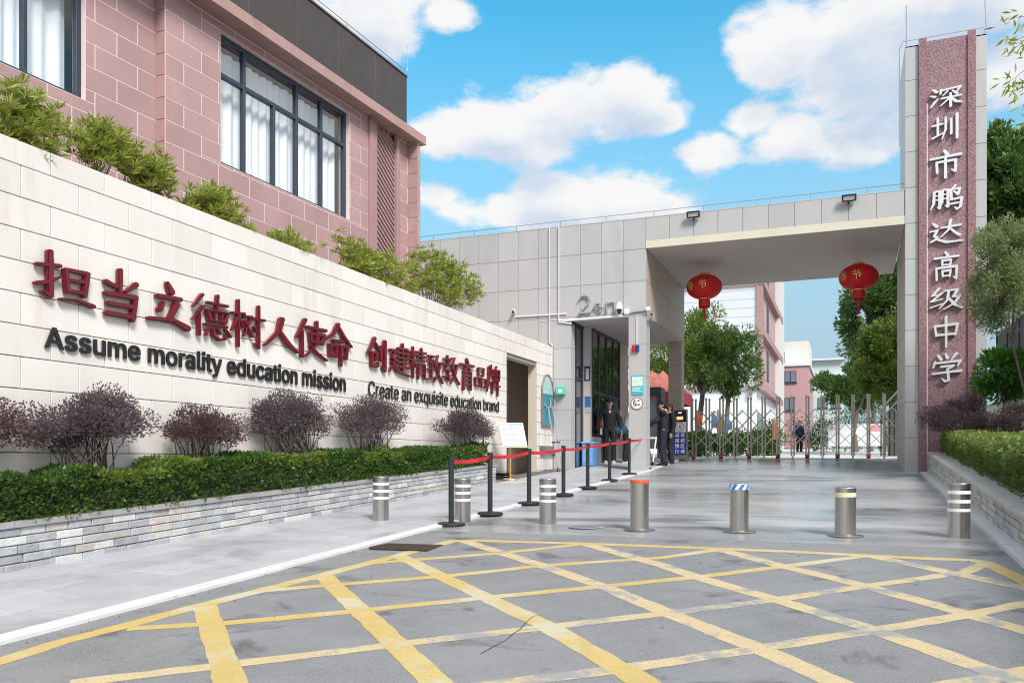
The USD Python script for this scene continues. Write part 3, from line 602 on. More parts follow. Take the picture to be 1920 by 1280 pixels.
# ---------------------------------------------------------------- slate planter in front of the wall
PX = -6.42
def ptop(y): return np.interp(y, [-3, 4.9, 15.2], [.36, .70, 1.15])
planter = thing('planter_wall', 'low grey slate brick planter along the cream wall', 'planter')
V = []; ys = np.linspace(-3, 15.35, 12)
mb = MB()
for a, b in zip(ys, ys[1:]):
    P = np.array([[x, y, z] for x in (WX + .004, PX - .022) for y in (a, b) for z in (float(g(y)) - .1, float(ptop(y)) - .075)])
    mb.add(P, [[0, 1, 3, 2], [4, 6, 7, 5], [0, 4, 5, 1], [2, 3, 7, 6], [0, 2, 6, 4], [1, 5, 7, 3]])
put('planter_core', mb, mat('brick_mortar', (0.26, 0.255, 0.25), rough=.9), planter)
nb, rest = 0, MB()
for row in range(6):
    y = 2.6 + (row % 2) * .14 + r2.uniform(0, .05)
    while y < 15.35:
        L = r2.uniform(.20, .30); e = min(y + L, 15.35)
        def zz(yy, k): a, b = float(pz(PX, yy)) - .02, float(ptop(yy)) - .052; return a + (b - a) * k / 5.0
        if row < 5 and e - y > .05:
            hgt = 1
            out_ = r2.uniform(-.006, .010)
            P = np.array([[x, yy, zz(yy, row + q) + (.004 if q == 0 else -.004)] for x in (PX - .03, PX + out_) for yy in (y + .004, e - .004) for q in (0, 1)])
            P2 = P.copy(); c = .006
            # small bevel on the front face
            Vb = np.vstack([P[:4], P[4:] - [c, 0, 0], P[4:] + np.array([[0, c, c], [0, c, -c], [0, -c, c], [0, -c, -c]])])
            f = [[4, 6, 2, 0], [5, 1, 3, 7], [4, 0, 1, 5], [6, 7, 3, 2], [8, 10, 6, 4], [9, 5, 7, 11], [8, 4, 5, 9], [10, 11, 7, 6], [8, 9, 11, 10]]
            nb += 1
            mt = (M_brick, M_brick, M_brick, M_brick, M_brick2, M_brick3, M_brick3)[int(r2.integers(7))]
            if nb <= 300: put('brick', MB().add(Vb, f), mt, planter)
            else: rest.add(Vb, f)
        y = e
if rest.n: put('bricks', rest, M_brick, planter, kind='stuff')
mb = MB()
for a, b in zip(np.arange(-3, 15.4, 1.0), list(np.arange(-2, 15.4, 1.0)) + [15.4]):
    P = np.array([[x, y, float(ptop(y)) + dz] for x in (WX + .004, PX + .022) for y in (a + .003, b - .003) for dz in (-.052, 0)])
    mb = MB().add(P, [[0, 1, 3, 2], [4, 6, 7, 5], [0, 4, 5, 1], [2, 3, 7, 6], [0, 2, 6, 4], [1, 5, 7, 3]])
    put('coping_stone', mb, M_coping, planter)
P0 = onpave(1, 1072)

# ---------------------------------------------------------------- foliage tools
def leaf_mesh(P, D, size, aspect=.42, r=None, fold=.0, jit=.35):
    """rhombic leaves at points P along directions D"""
    r = r or rng; n = len(P)
    D = D + r.normal(size=(n, 3)) * jit; D /= np.linalg.norm(D, axis=1, keepdims=True)
    N = r.normal(size=(n, 3)); W = np.cross(D, N); W /= np.maximum(np.linalg.norm(W, axis=1, keepdims=True), 1e-6)
    L = (size * r.uniform(.65, 1.3, n))[:, None] if np.ndim(size) == 0 else size[:, None]
    Z = np.cross(W, D)
    a, b, c, d = P, P + D * L * .45 + W * L * aspect * .5 + Z * L * fold, P + D * L, P + D * L * .45 - W * L * aspect * .5 + Z * L * fold
    V = np.stack([a, b, c, d], 1).reshape(-1, 3); i = np.arange(n)[:, None] * 4
    return V, np.vstack([i + [0, 1, 2], i + [0, 2, 3]])
def ball(n, r):
    v = r.normal(size=(n, 3)); return v / np.linalg.norm(v, axis=1, keepdims=True)
M_lorop = mat('purple_leaf', (0.26, 0.20, 0.205), rough=.6, isl=[(0.55, .55, .6), (1, 1, 1), (1.5, 1.25, 1.3), (1.0, 1.15, .95), (1.9, 1.7, 1.8)], trans=.8)
M_lorop2 = mat('reddish_leaf', (0.25, 0.14, 0.15), rough=.6, isl=[(0.55, .6, .6), (1.0, 1.2, 1.2), (1.7, .9, .9), (.8, 1.5, 1.4), (1.3, 1.5, 1.5)], trans=.8)
M_lorop3 = mat('dark_purple_leaf', (0.20, 0.14, 0.15), rough=.6, isl=[(0.5, .5, .5), (1, 1, 1), (1.5, 1.2, 1.3), (1.2, 1.2, 1.1)], trans=.8)
M_twig = mat('dark_twig', (0.05, 0.036, 0.032), rough=.85)
M_bark = mat('grey_bark', (0.13, 0.115, 0.095), rough=.9, var=.25, vs=14, bump=.6, bs=40, bd=.02)
M_hedge = mat('hedge_leaf', (0.155, 0.255, 0.042), rough=.45, isl=[(.4, .5, .5), (.75, .8, .8), (1, 1, 1), (1.9, 1.6, 1.2), (.8, .7, .8), (2.6, 1.1, 1.6)], trans=.9)
M_hedgey = mat('yellow_green_leaf', (0.27, 0.34, 0.055), rough=.45, isl=[(.5, .6, .6), (.8, .9, .9), (1, 1, 1), (1.4, 1.2, 1.3)], trans=.9)
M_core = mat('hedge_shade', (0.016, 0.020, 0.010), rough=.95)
M_bamboo = mat('bamboo_leaf', (0.62, 0.55, 0.11), rough=.45, isl=[(.45, .6, .5), (.7, .9, .8), (1, 1, 1), (1.5, 1.3, 1.2), (1.7, 1.15, .7)], trans=.9)
M_tree = mat('tree_leaf', (0.21, 0.33, 0.07), rough=.45, isl=[(.4, .5, .5), (.8, .9, .9), (1, 1, 1), (1.8, 1.6, 1.3)], trans=.9)
M_treey = mat('autumn_tree_leaf', (0.33, 0.32, 0.06), rough=.5, isl=[(.45, .7, .6), (.8, .95, .9), (1, 1, 1), (1.6, 1.25, 1), (1.9, .8, .5)], trans=.9)
M_glossy = mat('glossy_leaf', (0.27, 0.54, 0.075), rough=.35, isl=[(.35, .45, .5), (.8, .9, .9), (1, 1, 1), (1.7, 1.5, 1.2)], trans=.9)
M_olive = mat('olive_leaf', (0.46, 0.46, 0.19), rough=.55, isl=[(.5, .6, .6), (.8, .9, .9), (1, 1, 1), (1.5, 1.4, 1.3)], trans=.9)

def branches(base, targets, r0, r, mb, bend=.15, n=5, rt=.2):
    """stems that leave the base together and spread to the targets"""
    for T in targets:
        T = np.asarray(T); mid = base + (T - base) * .45 + np.array([0, 0, .12 * np.linalg.norm(T - base)]) + r.normal(size=3) * bend * np.linalg.norm(T - base)
        s = np.linspace(0, 1, n)[:, None]
        pts = (1 - s) ** 2 * base + 2 * s * (1 - s) * mid + s ** 2 * T
        pts[1:-1] += r.normal(size=(n - 2, 3)) * .015 * np.linalg.norm(T - base)
        mb.tube(pts, np.linspace(r0, r0 * rt, n), 5, cap=False)
def dome_bush(label, c, ry, rx, z0, z1, n, m, seed, stems, group, name='purple_bush', size=.03, dens=None):
    """clipped loropetalum: bare twisting stems below a domed, see-through crown"""
    r = np.random.default_rng(seed)
    t = thing(name, label, 'bush', (0, 0, 0), 0, group)
    zc = z0 + (z1 - z0) * .47; rz = (z1 - z0) * .53
    cc = np.array([c[0], c[1], zc])
    lumps = ball(26, r); lumps[:, 2] = np.abs(lumps[:, 2]) * 1.25 - .45
    lump_r = r.uniform(.26, .42, 26)
    per = n // 26; P, D = [], []
    for L, lr in zip(lumps, lump_r):
        q = ball(per, r) * (r.uniform(0, 1, per) ** .42)[:, None] * lr
        P.append(L * r.uniform(.50, .92) + q); D.append(q / lr + L * .6)
    q = ball(n // 4, r) * (r.uniform(.15, .85, n // 4))[:, None]; q[:, 2] = np.abs(q[:, 2]) * 1.0 - .25; P.append(q); D.append(q)
    P, D = np.vstack(P), np.vstack(D)
    keep = P[:, 2] > -.85 + .2 * r.normal(size=len(P)) * .4; P, D = P[keep], D[keep]
    P = P * [rx, ry, rz] + cc; D = D + [0, 0, .4]
    P[:, 0] = np.maximum(P[:, 0], WX + .015) if c[0] < 0 else P[:, 0]
    V, f = leaf_mesh(P, D, size, .55, r)
    put('crown', MB().add(V, f), m, t)
    mb = MB()
    for (sy, sx_) in stems:
        b = np.array([c[0] + sx_, c[1] + sy, z0 - .25])
        tg = P[r.choice(len(P), 34)]
        tg = tg[np.abs(tg[:, 1] - b[1]) < ry * 1.1]
        branches(b, tg[:11], .010, r, mb, .16, 6)
    put('stem', mb, M_twig, t)
    return t
BX = -6.68
dome_bush('purple leaved bush at the left edge before the cream wall', (BX, 4.72), .56, .27, 1.22, 1.85, 6000, M_lorop2, 11, [(0, 0)], None)
dome_bush('widest purple bush with twisting stems, below the word Assume', (BX, 5.98), .76, .30, 1.18, 1.95, 13000, M_lorop, 12, [(-.25, .05), (.1, 0), (.22, .03)], None)
dome_bush('small reddish purple bush between two larger ones below the word morality', (BX, 7.50), .66, .27, 1.26, 1.86, 8000, M_lorop2, 13, [(-.15, .03), (.15, 0)], None)
dome_bush('round purple bush with bare stems below the word mission', (BX, 9.12), .94, .30, 1.36, 2.16, 11000, M_lorop, 14, [(-.35, .04), (0, 0), (.3, .02), (.5, 0)], None)
dome_bush('see-through purple bush with open stems left of the word Create', (BX, 11.12), 1.10, .30, 1.40, 2.24, 9000, M_lorop, 15, [(-.3, .04), (.1, 0), (.35, .02)], None)
dome_bush('purple bush farthest along the wall, below the word education', (BX, 14.4), 1.42, .30, 1.48, 2.24, 11000, M_lorop3, 16, [(-.2, .04), (.3, 0), (.8, 0)], None)

def hedge(name, label, path, top, bot, hw, n, mats, seed, size=.032, parts=None):
    """clipped hedge along a polyline of (x, y): leaves on a lumpy box and a dark twiggy inside"""
    r = np.random.default_rng(seed); path = np.asarray(path, float)
    t = thing(name, label, 'hedge')
    seg = np.linalg.norm(np.diff(path, axis=0), axis=1); cum = np.r_[0, np.cumsum(seg)]; L = cum[-1]
    def at(s):
        return np.stack([np.interp(s, cum, path[:, 0]), np.interp(s, cum, path[:, 1])], 1)
    s = r.uniform(0, L, n); xy = at(s); tan = at(np.minimum(s + .05, L)) - at(np.maximum(s - .05, 0)); tan /= np.linalg.norm(tan, axis=1, keepdims=True); nor = np.stack([tan[:, 1], -tan[:, 0]], 1)
    zt, zb = top(xy[:, 1]), bot(xy[:, 1])
    lump = (meshkit.fbm(np.column_stack([xy * 2.6, s * 0]), 3, seed) - .5) * .26
    side = r.uniform(0, 1, n); H = zt - zb
    per = 2 * hw / (2 * hw + 2 * H.mean())
    ontop = side < per
    u = r.uniform(-1, 1, n); depth = r.exponential(.035, n)
    off = np.where(ontop, u * hw, np.where(u > 0, 1, -1) * (hw - depth))
    h = np.where(ontop, 1.0 - depth / H, r.uniform(0, 1, n) ** .85)
    lump2 = (meshkit.fbm(np.column_stack([xy * 5, h * 3]), 3, seed + 5) - .5) * .20
    P = np.column_stack([xy + nor * (off + np.sign(off) * lump2 * ~ontop)[:, None], zb + h * H + lump * h])
    D = np.column_stack([nor * (np.sign(off) * np.where(ontop, .2, 1.0))[:, None], np.where(ontop, 1.0, .45)])
    bright = meshkit.fbm(np.column_stack([xy * .9, h * 1.2]), 2, seed + 9) + .25 * (h > .7)
    k = bright > .74
    for sel, m, nm in ((~k, mats[0], 'foliage'), (k, mats[1], 'young_foliage')):
        if sel.sum() < 10: continue
        V, f = leaf_mesh(P[sel], D[sel], size, .6, r); put(nm, MB().add(V, f), m, t)
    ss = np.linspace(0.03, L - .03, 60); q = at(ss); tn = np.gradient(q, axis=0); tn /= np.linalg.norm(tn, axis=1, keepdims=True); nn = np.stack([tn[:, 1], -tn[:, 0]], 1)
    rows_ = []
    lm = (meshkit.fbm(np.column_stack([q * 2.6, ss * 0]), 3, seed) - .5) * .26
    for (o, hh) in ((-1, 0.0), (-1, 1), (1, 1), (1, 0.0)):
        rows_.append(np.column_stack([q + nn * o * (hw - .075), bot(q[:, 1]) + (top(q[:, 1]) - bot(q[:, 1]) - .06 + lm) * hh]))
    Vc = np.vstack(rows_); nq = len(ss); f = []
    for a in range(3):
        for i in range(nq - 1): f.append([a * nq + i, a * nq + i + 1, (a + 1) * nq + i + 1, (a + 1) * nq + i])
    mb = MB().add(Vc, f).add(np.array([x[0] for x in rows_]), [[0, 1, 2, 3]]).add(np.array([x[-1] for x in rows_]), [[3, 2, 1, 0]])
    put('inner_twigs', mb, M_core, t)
    mb = MB()
    for _ in range(60):
        s0 = r.uniform(0, L); b = np.r_[at(np.array([s0]))[0] + r.normal(size=2) * hw * .3, bot(at(np.array([s0]))[:, 1])[0]]
        e = b + np.array([r.normal() * .05 + hw * r.choice([-1, 1]), r.normal() * .15, r.uniform(.1, .4)]); mb.tube(np.array([b, (b + e) / 2 + r.normal(size=3) * .02, e]), [.006, .005, .003], 4, cap=False)
    put('twig', mb, M_twig, t, kind='stuff')
    return t
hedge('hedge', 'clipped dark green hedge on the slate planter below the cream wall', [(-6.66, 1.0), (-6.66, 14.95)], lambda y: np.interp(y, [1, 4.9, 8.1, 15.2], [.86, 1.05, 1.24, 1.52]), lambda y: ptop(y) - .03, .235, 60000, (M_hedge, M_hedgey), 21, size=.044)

# bamboo spilling over the top of the wall
def bamboo(label, c, rad, n_sprays, seed, lean=(.3, 0), hang=False, size=.105):
    r = np.random.default_rng(seed); c = np.asarray(c, float)
    t = thing('bamboo', label, 'plant', (0, 0, 0), 0, None)
    P, D, cu = [], [], MB()
    for k in range(n_sprays):
        e = c + ball(1, r)[0] * rad * r.uniform(.25, 1.0) ** .6 * np.array([.8, 1, 1])
        if e[2] < WT + .02 and not hang: e[2] = WT + r.uniform(.02, .25)
        b = np.array([min(c[0] - .1, WX - .42), c[1] + (e[1] - c[1]) * .35, WT - .25])
        mid = (b + e) / 2 + np.array([0, 0, .25 * rad[2]]); s = np.linspace(0, 1, 5)[:, None]
        cu.tube((1 - s) ** 2 * b + 2 * s * (1 - s) * mid + s ** 2 * e, np.linspace(.006, .002, 5), 4, cap=False)
        tip = e - mid; tip /= np.linalg.norm(tip)
        for w in range(5):
            o = e + r.normal(size=3) * [.07, .11, .05] - tip * w * .035
            m = 17; dd = ball(m, r); dd[:, 2] = dd[:, 2] * .55 + .10
            P.append(o + dd * .012); D.append(dd + tip * .55 + [.12, 0, 0])
    V, f = leaf_mesh(np.vstack(P), np.vstack(D), size, .17, r, jit=.12)
    put('foliage', MB().add(V, f), M_bamboo, t); put('cane', cu, mat('bamboo_cane', (0.16, 0.15, 0.05), rough=.5), t)
def wb(px, py): return onx(px, py, WX - .2)
for lab, px, py, ry, rz, n, sd, hang in (('bamboo hanging over the wall top at the left edge of the photo', 40, 222, .50, .42, 66, 31, True), ('bright bamboo clump over the wall top left of the pink pilaster', 195, 258, .30, .33, 44, 32, False), ('low bamboo clump before the pink pilaster', 285, 318, .40, .19, 46, 33, False),
         ('small bamboo tuft under the left edge of the large window', 415, 385, .60, .24, 46, 34, False), ('lowest bamboo tuft on the wall under the large window', 545, 452, .55, .16, 24, 35, False), ('bamboo clump over the wall in front of the diagonal louvre', 705, 490, 1.5, .38, 92, 36, False), ('largest bamboo clump spreading before the grey gatehouse', 835, 515, 1.75, .52, 120, 37, True)):
    p = wb(px, py); p[2] -= rz * .12; bamboo(lab, p, (.26 if not hang else .34, ry * .92, rz * .82), int(n * .72), sd, hang=hang)
# earth held behind the wall
put('terrace', MB().box(-12, WX - .345, -4, 15.4, 2.5, WT - .3), M_soil, kind='structure')

# ---------------------------------------------------------------- pink stone building on the left
BB = math.radians(2.6); bd, bn, BP = np.array([math.sin(BB), math.cos(BB), 0]), np.array([math.cos(BB), -math.sin(BB), 0]), np.array([-8.9, 16.9, 0])
class BMB(MB):
    """shapes in the building's own frame: s along the front, o outwards, z up"""
    def bx(s, s0, s1, o0, o1, z0, z1, c=0.0):
        v, f = (chamfer(s0, s1, o0, o1, z0, z1, c)) if c else MB().box(s0, s1, o0, o1, z0, z1).__dict__['v'][0:1] + [None]
        if f is None: return s._bx(s0, s1, o0, o1, z0, z1)
        return s.add(BP + np.outer(v[:, 0], bd) + np.outer(v[:, 1], bn) + np.outer(v[:, 2], (0, 0, 1)), np.asarray(f)[:, ::-1])
    def _bx(s, s0, s1, o0, o1, z0, z1):
        q = MB().box(s0, s1, o0, o1, z0, z1); v, f = q.v[0], q.f[0]
        return s.add(BP + np.outer(v[:, 0], bd) + np.outer(v[:, 1], bn) + np.outer(v[:, 2], (0, 0, 1)), f[:, ::-1])
bld = thing('pink_building', 'pink stone clad building with dark parapet behind the cream wall', 'building')
RH, RW = .32, .71
WIN = [(-11.9, -8.49, 6.02, 8.1, -.18), (-6.18, -2.72, 5.90, 7.98, 0.0)]
def solid(name, segs, m):
    mb = BMB()
    for q in segs: mb._bx(*q)
    return put(name, mb, m, bld)
J = .003
segs = []
ZT = 8.12
for (s0, s1, o) in ((-14, -7.3, -.18), (-7.3, -.53, 0.0)):
    w = [q for q in WIN if q[0] >= s0 and q[1] <= s1][0]
    segs += [(s0, w[0], o - .25, o - J, 2.0, ZT), (w[1], s1 if o < 0 else -1.95, o - .25, o - J, 2.0, ZT), (w[0], w[1], o - .25, o - J, 2.0, w[2]), (w[0], w[1], o - .25, o - J, w[3], ZT)]
segs += [(-.955, -.53, -.25, -J, 2.0, ZT), (-1.95, -.955, -.25, -.2, 2.0, ZT), (-.53, -.44, -.25, .25 - J, 2.0, ZT), (-13.9, -.6, -6, -5.8, 0, 9), (-.64, -.44, -6, -.25, 0, ZT)]
solid('wall_core', segs, M_pinkj)
npk, rest = 0, BMB()
LOU = (-1.83, -1.08)
for ri in range(14):
    z0 = ZT - .02 - (ri + 1) * RH; z1 = z0 + RH
    for (a, b, o) in ((-12.6, -7.3, -.18), (-7.3, -.53, 0.0)):
        w = [q for q in WIN if q[0] >= a - 1 and q[1] <= b][0]
        s = a - (RW / 2 if ri % 2 else 0)
        while s < b:
            for (p, q) in (((s, s + RW),)):
                pass
            p, q = max(s, a), min(s + RW, b); s += RW
            cand = [(p, q, z0, z1)]
            cuts = [(w[0], w[1], w[2], w[3])] + ([(-2.08, -.95, 0, 9)] if o == 0 else [])
            for (c0, c1, cz0, cz1) in cuts:
                nc = []
                for (e0, e1, f0, f1) in cand:
                    if e1 <= c0 or e0 >= c1 or f1 <= cz0 or f0 >= cz1: nc.append((e0, e1, f0, f1)); continue
                    if f0 < cz0 - .02: nc.append((e0, e1, f0, cz0))
                    if f1 > cz1 + .02: nc.append((e0, e1, cz1, f1))
                    if e0 < c0 - .02: nc.append((e0, c0, max(f0, cz0), min(f1, cz1)))
                    if e1 > c1 + .02: nc.append((c1, e1, max(f0, cz0), min(f1, cz1)))
                cand = nc
            for (e0, e1, f0, f1) in cand:
                if e1 - e0 < .03: continue
                m = BMB().bx(e0 + .0075, e1 - .0075, o - J - .001, o + r2.normal() * .0006, f0 + .007, f1 - .007, .002)
                npk += 1
                if npk <= 300: put('stone_panel', m, M_pink, bld)
                else: rest.bx(e0 + .0075, e1 - .0075, o - J - .001, o, f0 + .007, f1 - .007, .002)
    for (p, q, o0, o1) in ((-.53, -.44, .0, .25),):
        m = BMB().bx(p - .012, q + .004, 0.004, .25, z0 + .005, z1 - .005, .003)
        put('pier_stone', m, M_pink, bld)
    m = BMB().bx(-7.312, -7.29, -.176, -.004, z0 + .005, z1 - .005, .003); put('return_stone', m, M_pink, bld)
if rest.n: put('stone_panels', rest, M_pink, bld, kind='stuff')
# pilasters and diagonal louvre
put('pilaster', BMB().bx(-2.08, LOU[0], -.02, .06, 2, ZT, .006), M_pinkr, bld)
put('pilaster', BMB().bx(LOU[1], -.95, -.02, .06, 2, ZT, .006), M_pinkr, bld)
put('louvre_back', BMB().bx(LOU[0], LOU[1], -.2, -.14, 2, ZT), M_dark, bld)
w_ = LOU[1] - LOU[0]
z = 3.6
while z < ZT + .4:
    a, b = (LOU[0] + .0, z), (LOU[1], z - .50)
    if a[1] > ZT: t_ = (a[1] - ZT) / .50; a = (LOU[0] + w_ * t_, ZT)
    if b[1] < ZT - .01 and a[0] < LOU[1] - .03:
        mb = BMB(); h = .062; 
        P = np.array([[a[0], o, a[1] + k] for o in (-.14, -.01) for k in (-h, 0)] + [[b[0], o, b[1] + k] for o in (-.14, -.01) for k in (-h, 0)])
        mb.add(BP + np.outer(P[:, 0], bd) + np.outer(P[:, 1], bn) + np.outer(P[:, 2], (0, 0, 1)), [[0, 1, 3, 2], [4, 6, 7, 5], [0, 4, 5, 1], [2, 3, 7, 6], [0, 2, 6, 4], [1, 5, 7, 3]])
        put('louvre_slat', mb, M_pinkr, bld)
    z += .118
# cornice in lengths, dark parapet cladding in sheets, roof
for k in range(15):
    s1 = -.30 - k * .93; put('cornice', BMB().bx(s1 - .926, s1, -.4, .32, ZT, ZT + .19, .006), mat('cornice_stone', (0.40, 0.255, 0.235), rough=.75, var=.08, vs=2.0, obj=.05, stain=((0.19, 0.135, 0.125), 2.2, 0.56, 0.8)), bld)
for k in range(11):
    s1 = -.50 - k * 1.25; put('parapet_panel', BMB().bx(s1 - 1.246, s1, -.10, -.05, ZT + .19, 9.60, .004), M_brownp, bld)
put('parapet_end', BMB().bx(-.55, -.50, -6, -.105, ZT + .19, 9.60), M_brownp, bld)
put('parapet_cap', BMB().bx(-14, -.47, -.14, -.02, 9.60, 9.635, .004), M_steeld, bld)
put('roof', BMB().bx(-14, -.56, -6, -.11, ZT - .1, ZT + .05), M_coping, bld)
mb = MB(); W3 = lambda s, o, z: BP + bd * s + bn * o + np.array([0, 0, z])
for k in range(7): mb.tube([W3(-.7 - k * 2, -.08, 9.63), W3(-.7 - k * 2, -.08, 9.75)], .006, 5)
mb.tube([W3(-14, -.08, 9.75), W3(-.6, -.08, 9.75), W3(-.50, -.06, 9.74), W3(-.47, -.05, 9.80), W3(-.47, -.05, 10.35)], .007, 6)
put('lightning_wire', mb, M_steeld, bld)
# windows
def window(w, mulls, trans, label=None, sash=False):
    s0, s1, z0, z1, o = w; o -= .10
    fr = put('window', BMB().bx(s0, s0 + .07, o - .06, o + .02, z0, z1, .004).bx(s1 - .07, s1, o - .06, o + .02, z0, z1, .004).bx(s0 + .07, s1 - .07, o - .06, o + .02, z1 - .07, z1, .004).bx(s0 + .07, s1 - .07, o - .06, o + .02, z0, z0 + .06, .004), M_frame, bld, label=label)
    for m in mulls: put('mullion', BMB().bx(m - .03, m + .03, o - .06, o + .018, z0 + .06, z1 - .07, .004), M_frame, fr)
    put('transom', BMB().bx(s0 + .07, s1 - .07, o - .06, o + .016, trans - .035, trans + .035, .004), M_frame, fr)
    e = [s0 + .04] + list(mulls) + [s1 - .04]
    for a, b in zip(e, e[1:]):
        for (p, q) in ((z0 + .05, trans), (trans, z1 - .05)):
            q_ = o - .03 + r2.normal() * .0015; Pn = np.array([[a + .02, q_, p + .02], [b - .02, q_, p + .02], [b - .02, q_ + r2.normal() * .001, q - .02], [a + .02, q_, q - .02]]); put('pane', MB().add(BP + np.outer(Pn[:, 0], bd) + np.outer(Pn[:, 1], bn) + np.outer(Pn[:, 2], (0, 0, 1)), [[0, 1, 2, 3]]), M_glass, fr)
    put('reveal', BMB().bx(s0 - .012, s0 - .001, o - .06, o + .09, z0 - .02, z1, 0).bx(s0, s1, o - .06, o + .095, z0 - .03, z0 - .002, 0), M_pinkr, bld)
    # pleated curtain
    ss = np.arange(s0 + .05, s1 - .05, .025); oo = o - .22 + .022 * np.sin(ss * 31 + 1.3 * np.sin(ss * 4)) + .012 * np.sin(ss * 13)
    V = np.vstack([np.column_stack([ss, oo, np.full(len(ss), zz)]) for zz in (z0 - .1, z1 - .12)]); n = len(ss)
    f = [[i, i + 1, n + i + 1, n + i] for i in range(n - 1)]
    put('curtain', BMB().add(BP + np.outer(V[:, 0], bd) + np.outer(V[:, 1], bn) + np.outer(V[:, 2], (0, 0, 1)), f), M_curtain, bld, smooth=True)
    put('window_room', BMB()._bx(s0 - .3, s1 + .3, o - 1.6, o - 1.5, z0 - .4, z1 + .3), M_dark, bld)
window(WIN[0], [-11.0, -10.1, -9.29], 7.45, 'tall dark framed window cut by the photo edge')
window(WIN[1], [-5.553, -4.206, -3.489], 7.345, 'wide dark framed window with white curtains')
fr2 = BMB()
for m in (-4.826, ): fr2.bx(m - .03, m + .03, -.155, -.075, 5.96, 7.31, .004)
put('sash_rail', fr2, M_frame, bld)

# ---------------------------------------------------------------- gatehouse: tiled block, porch, beam over the drive
GY, GT, GS, GB = 20.4, 7.15, 6.385, 4.765           # front plane, top, soffit of the beam, underside of the block
gh = thing('gatehouse', 'grey tiled gatehouse with a beam spanning the drive', 'building')
BXR = -4.575; GBK = 25.6
PW, PHt = .557, .775
mb = MB()
mb.box(-16, BXR - .025, GY + .025, GBK, GB, GT - .03)                       # block
mb.box(BXR - .025, 1.155, GY + .025, GBK, GS + .02, GT - .03)               # beam
mb.box(-16, -6.99, GY + .025, GBK, .5, GB)                                  # ground floor behind the wall
put('core', mb, M_greyj, gh)
n_ = 0
xe = BXR
for k in range(21):                                     # block panels leftwards
    x1 = BXR - k * PW; x0 = x1 - PW
    for (z0, z1) in ((GS, GT), (GS - PHt, GS), (GS - 2 * PHt, GS - PHt), (GS - 3 * PHt, GS - 2 * PHt), (GS - 4 * PHt, GS - 3 * PHt)):
        if x0 > -7.0 and z1 < GB + .05: continue
        if -7.5 < x0 <= -7.0 and z0 < GB:
            put('facade_panel', MB().box(x0 + .004, -6.962, GY, GY + .025, z0 + .004, min(z1, GB) - .004, .003), M_grey, gh)
        zb = max(z0, GB) if x0 > -7.5 else z0
        if z1 - zb < .05: continue
        put('facade_panel', MB().box(x0 + .004, x1 - .004, GY, GY + .025, zb + .004, z1 - .004, .003), M_grey, gh)
for k in range(10):                                     # beam fascia
    w = (1.155 - BXR) / 10; x0 = BXR + k * w
    put('facade_panel', MB().box(x0 + .004, x0 + w - .004, GY, GY + .025, GS + .19, GT - .004, .003), M_grey, gh)
put('beam_trim', MB().box(BXR, 1.155, GY - .012, GY + .025, GS, GS + .186, .004), M_creamtrim, gh)
put('beam_soffit', MB().box(BXR, 1.155, GY + .026, GBK, GS + .0, GS + .019), M_soffit, gh)
put('back_trim', MB().box(BXR, 1.155, GBK + .001, GBK + .03, GS, GS + .2), M_creamtrim, gh)
put('roof_cap', MB().box(-16, 1.155, GY - .005, GBK, GT - .029, GT, .004), M_grey, gh)
for k, (z0, z1) in enumerate(((GS - PHt, GS - .002), (GS - 2 * PHt, GS - PHt), (GB, GS - 2 * PHt))):         # right side of the block
    for q, (y0, y1) in enumerate(((GY + .0, GY + 1.0), (GY + 1.0, GY + 2.6), (GY + 2.6, GY + 4.1), (GY + 4.1, GBK))):
        put('side_panel', MB().box(BXR - .024, BXR + .002, y0 + .026 if q == 0 else y0 + .004, y1 - .004, z0 + .004, z1 - .004, .003), M_tan, gh)
put('porch_soffit', MB().box(-6.48, BXR - .026, GY + .03, GBK, GB - .02, GB - .001), M_soffit, gh)
def pillar(x0, x1, y0, y1, ztop, joints, mf, ms, zb):
    zs = [zb] + sorted(j for j in joints if j > zb + .1) + [ztop]
    put('pillar_core', MB().box(x0 + .012, x1 - .012, y0 + .012, y1 - .012, zb, ztop - .01), M_greyj, gh)
    for a, b in zip(zs, zs[1:]):
        put('pillar_panel', MB().box(x0, x1, y0, y0 + .0115, a + .003, b - .003, .002), mf, gh)
        put('pillar_panel', MB().box(x1 - .0115, x1, y0 + .013, y1, a + .003, b - .003, .002), ms, gh)
        put('pillar_panel', MB().box(x0, x0 + .0115, y0 + .013, y1, a + .003, b - .003, .002), ms, gh)
JZ = [GS - PHt * k for k in range(1, 8)]
pillar(-5.005, BXR, GY, GY + .45, GB, [j for j in JZ if j < GB - .1], M_grey, M_grey, .86)
pillar(-6.958, -6.49, GY, GY + .35, GB, [j for j in JZ if j < GB - .1], M_grey, M_grey, .86)
pillar(-4.97, BXR, 25.15, GBK, GB, [j for j in JZ if j < GB - .1], M_tan, M_tan, 1.1)
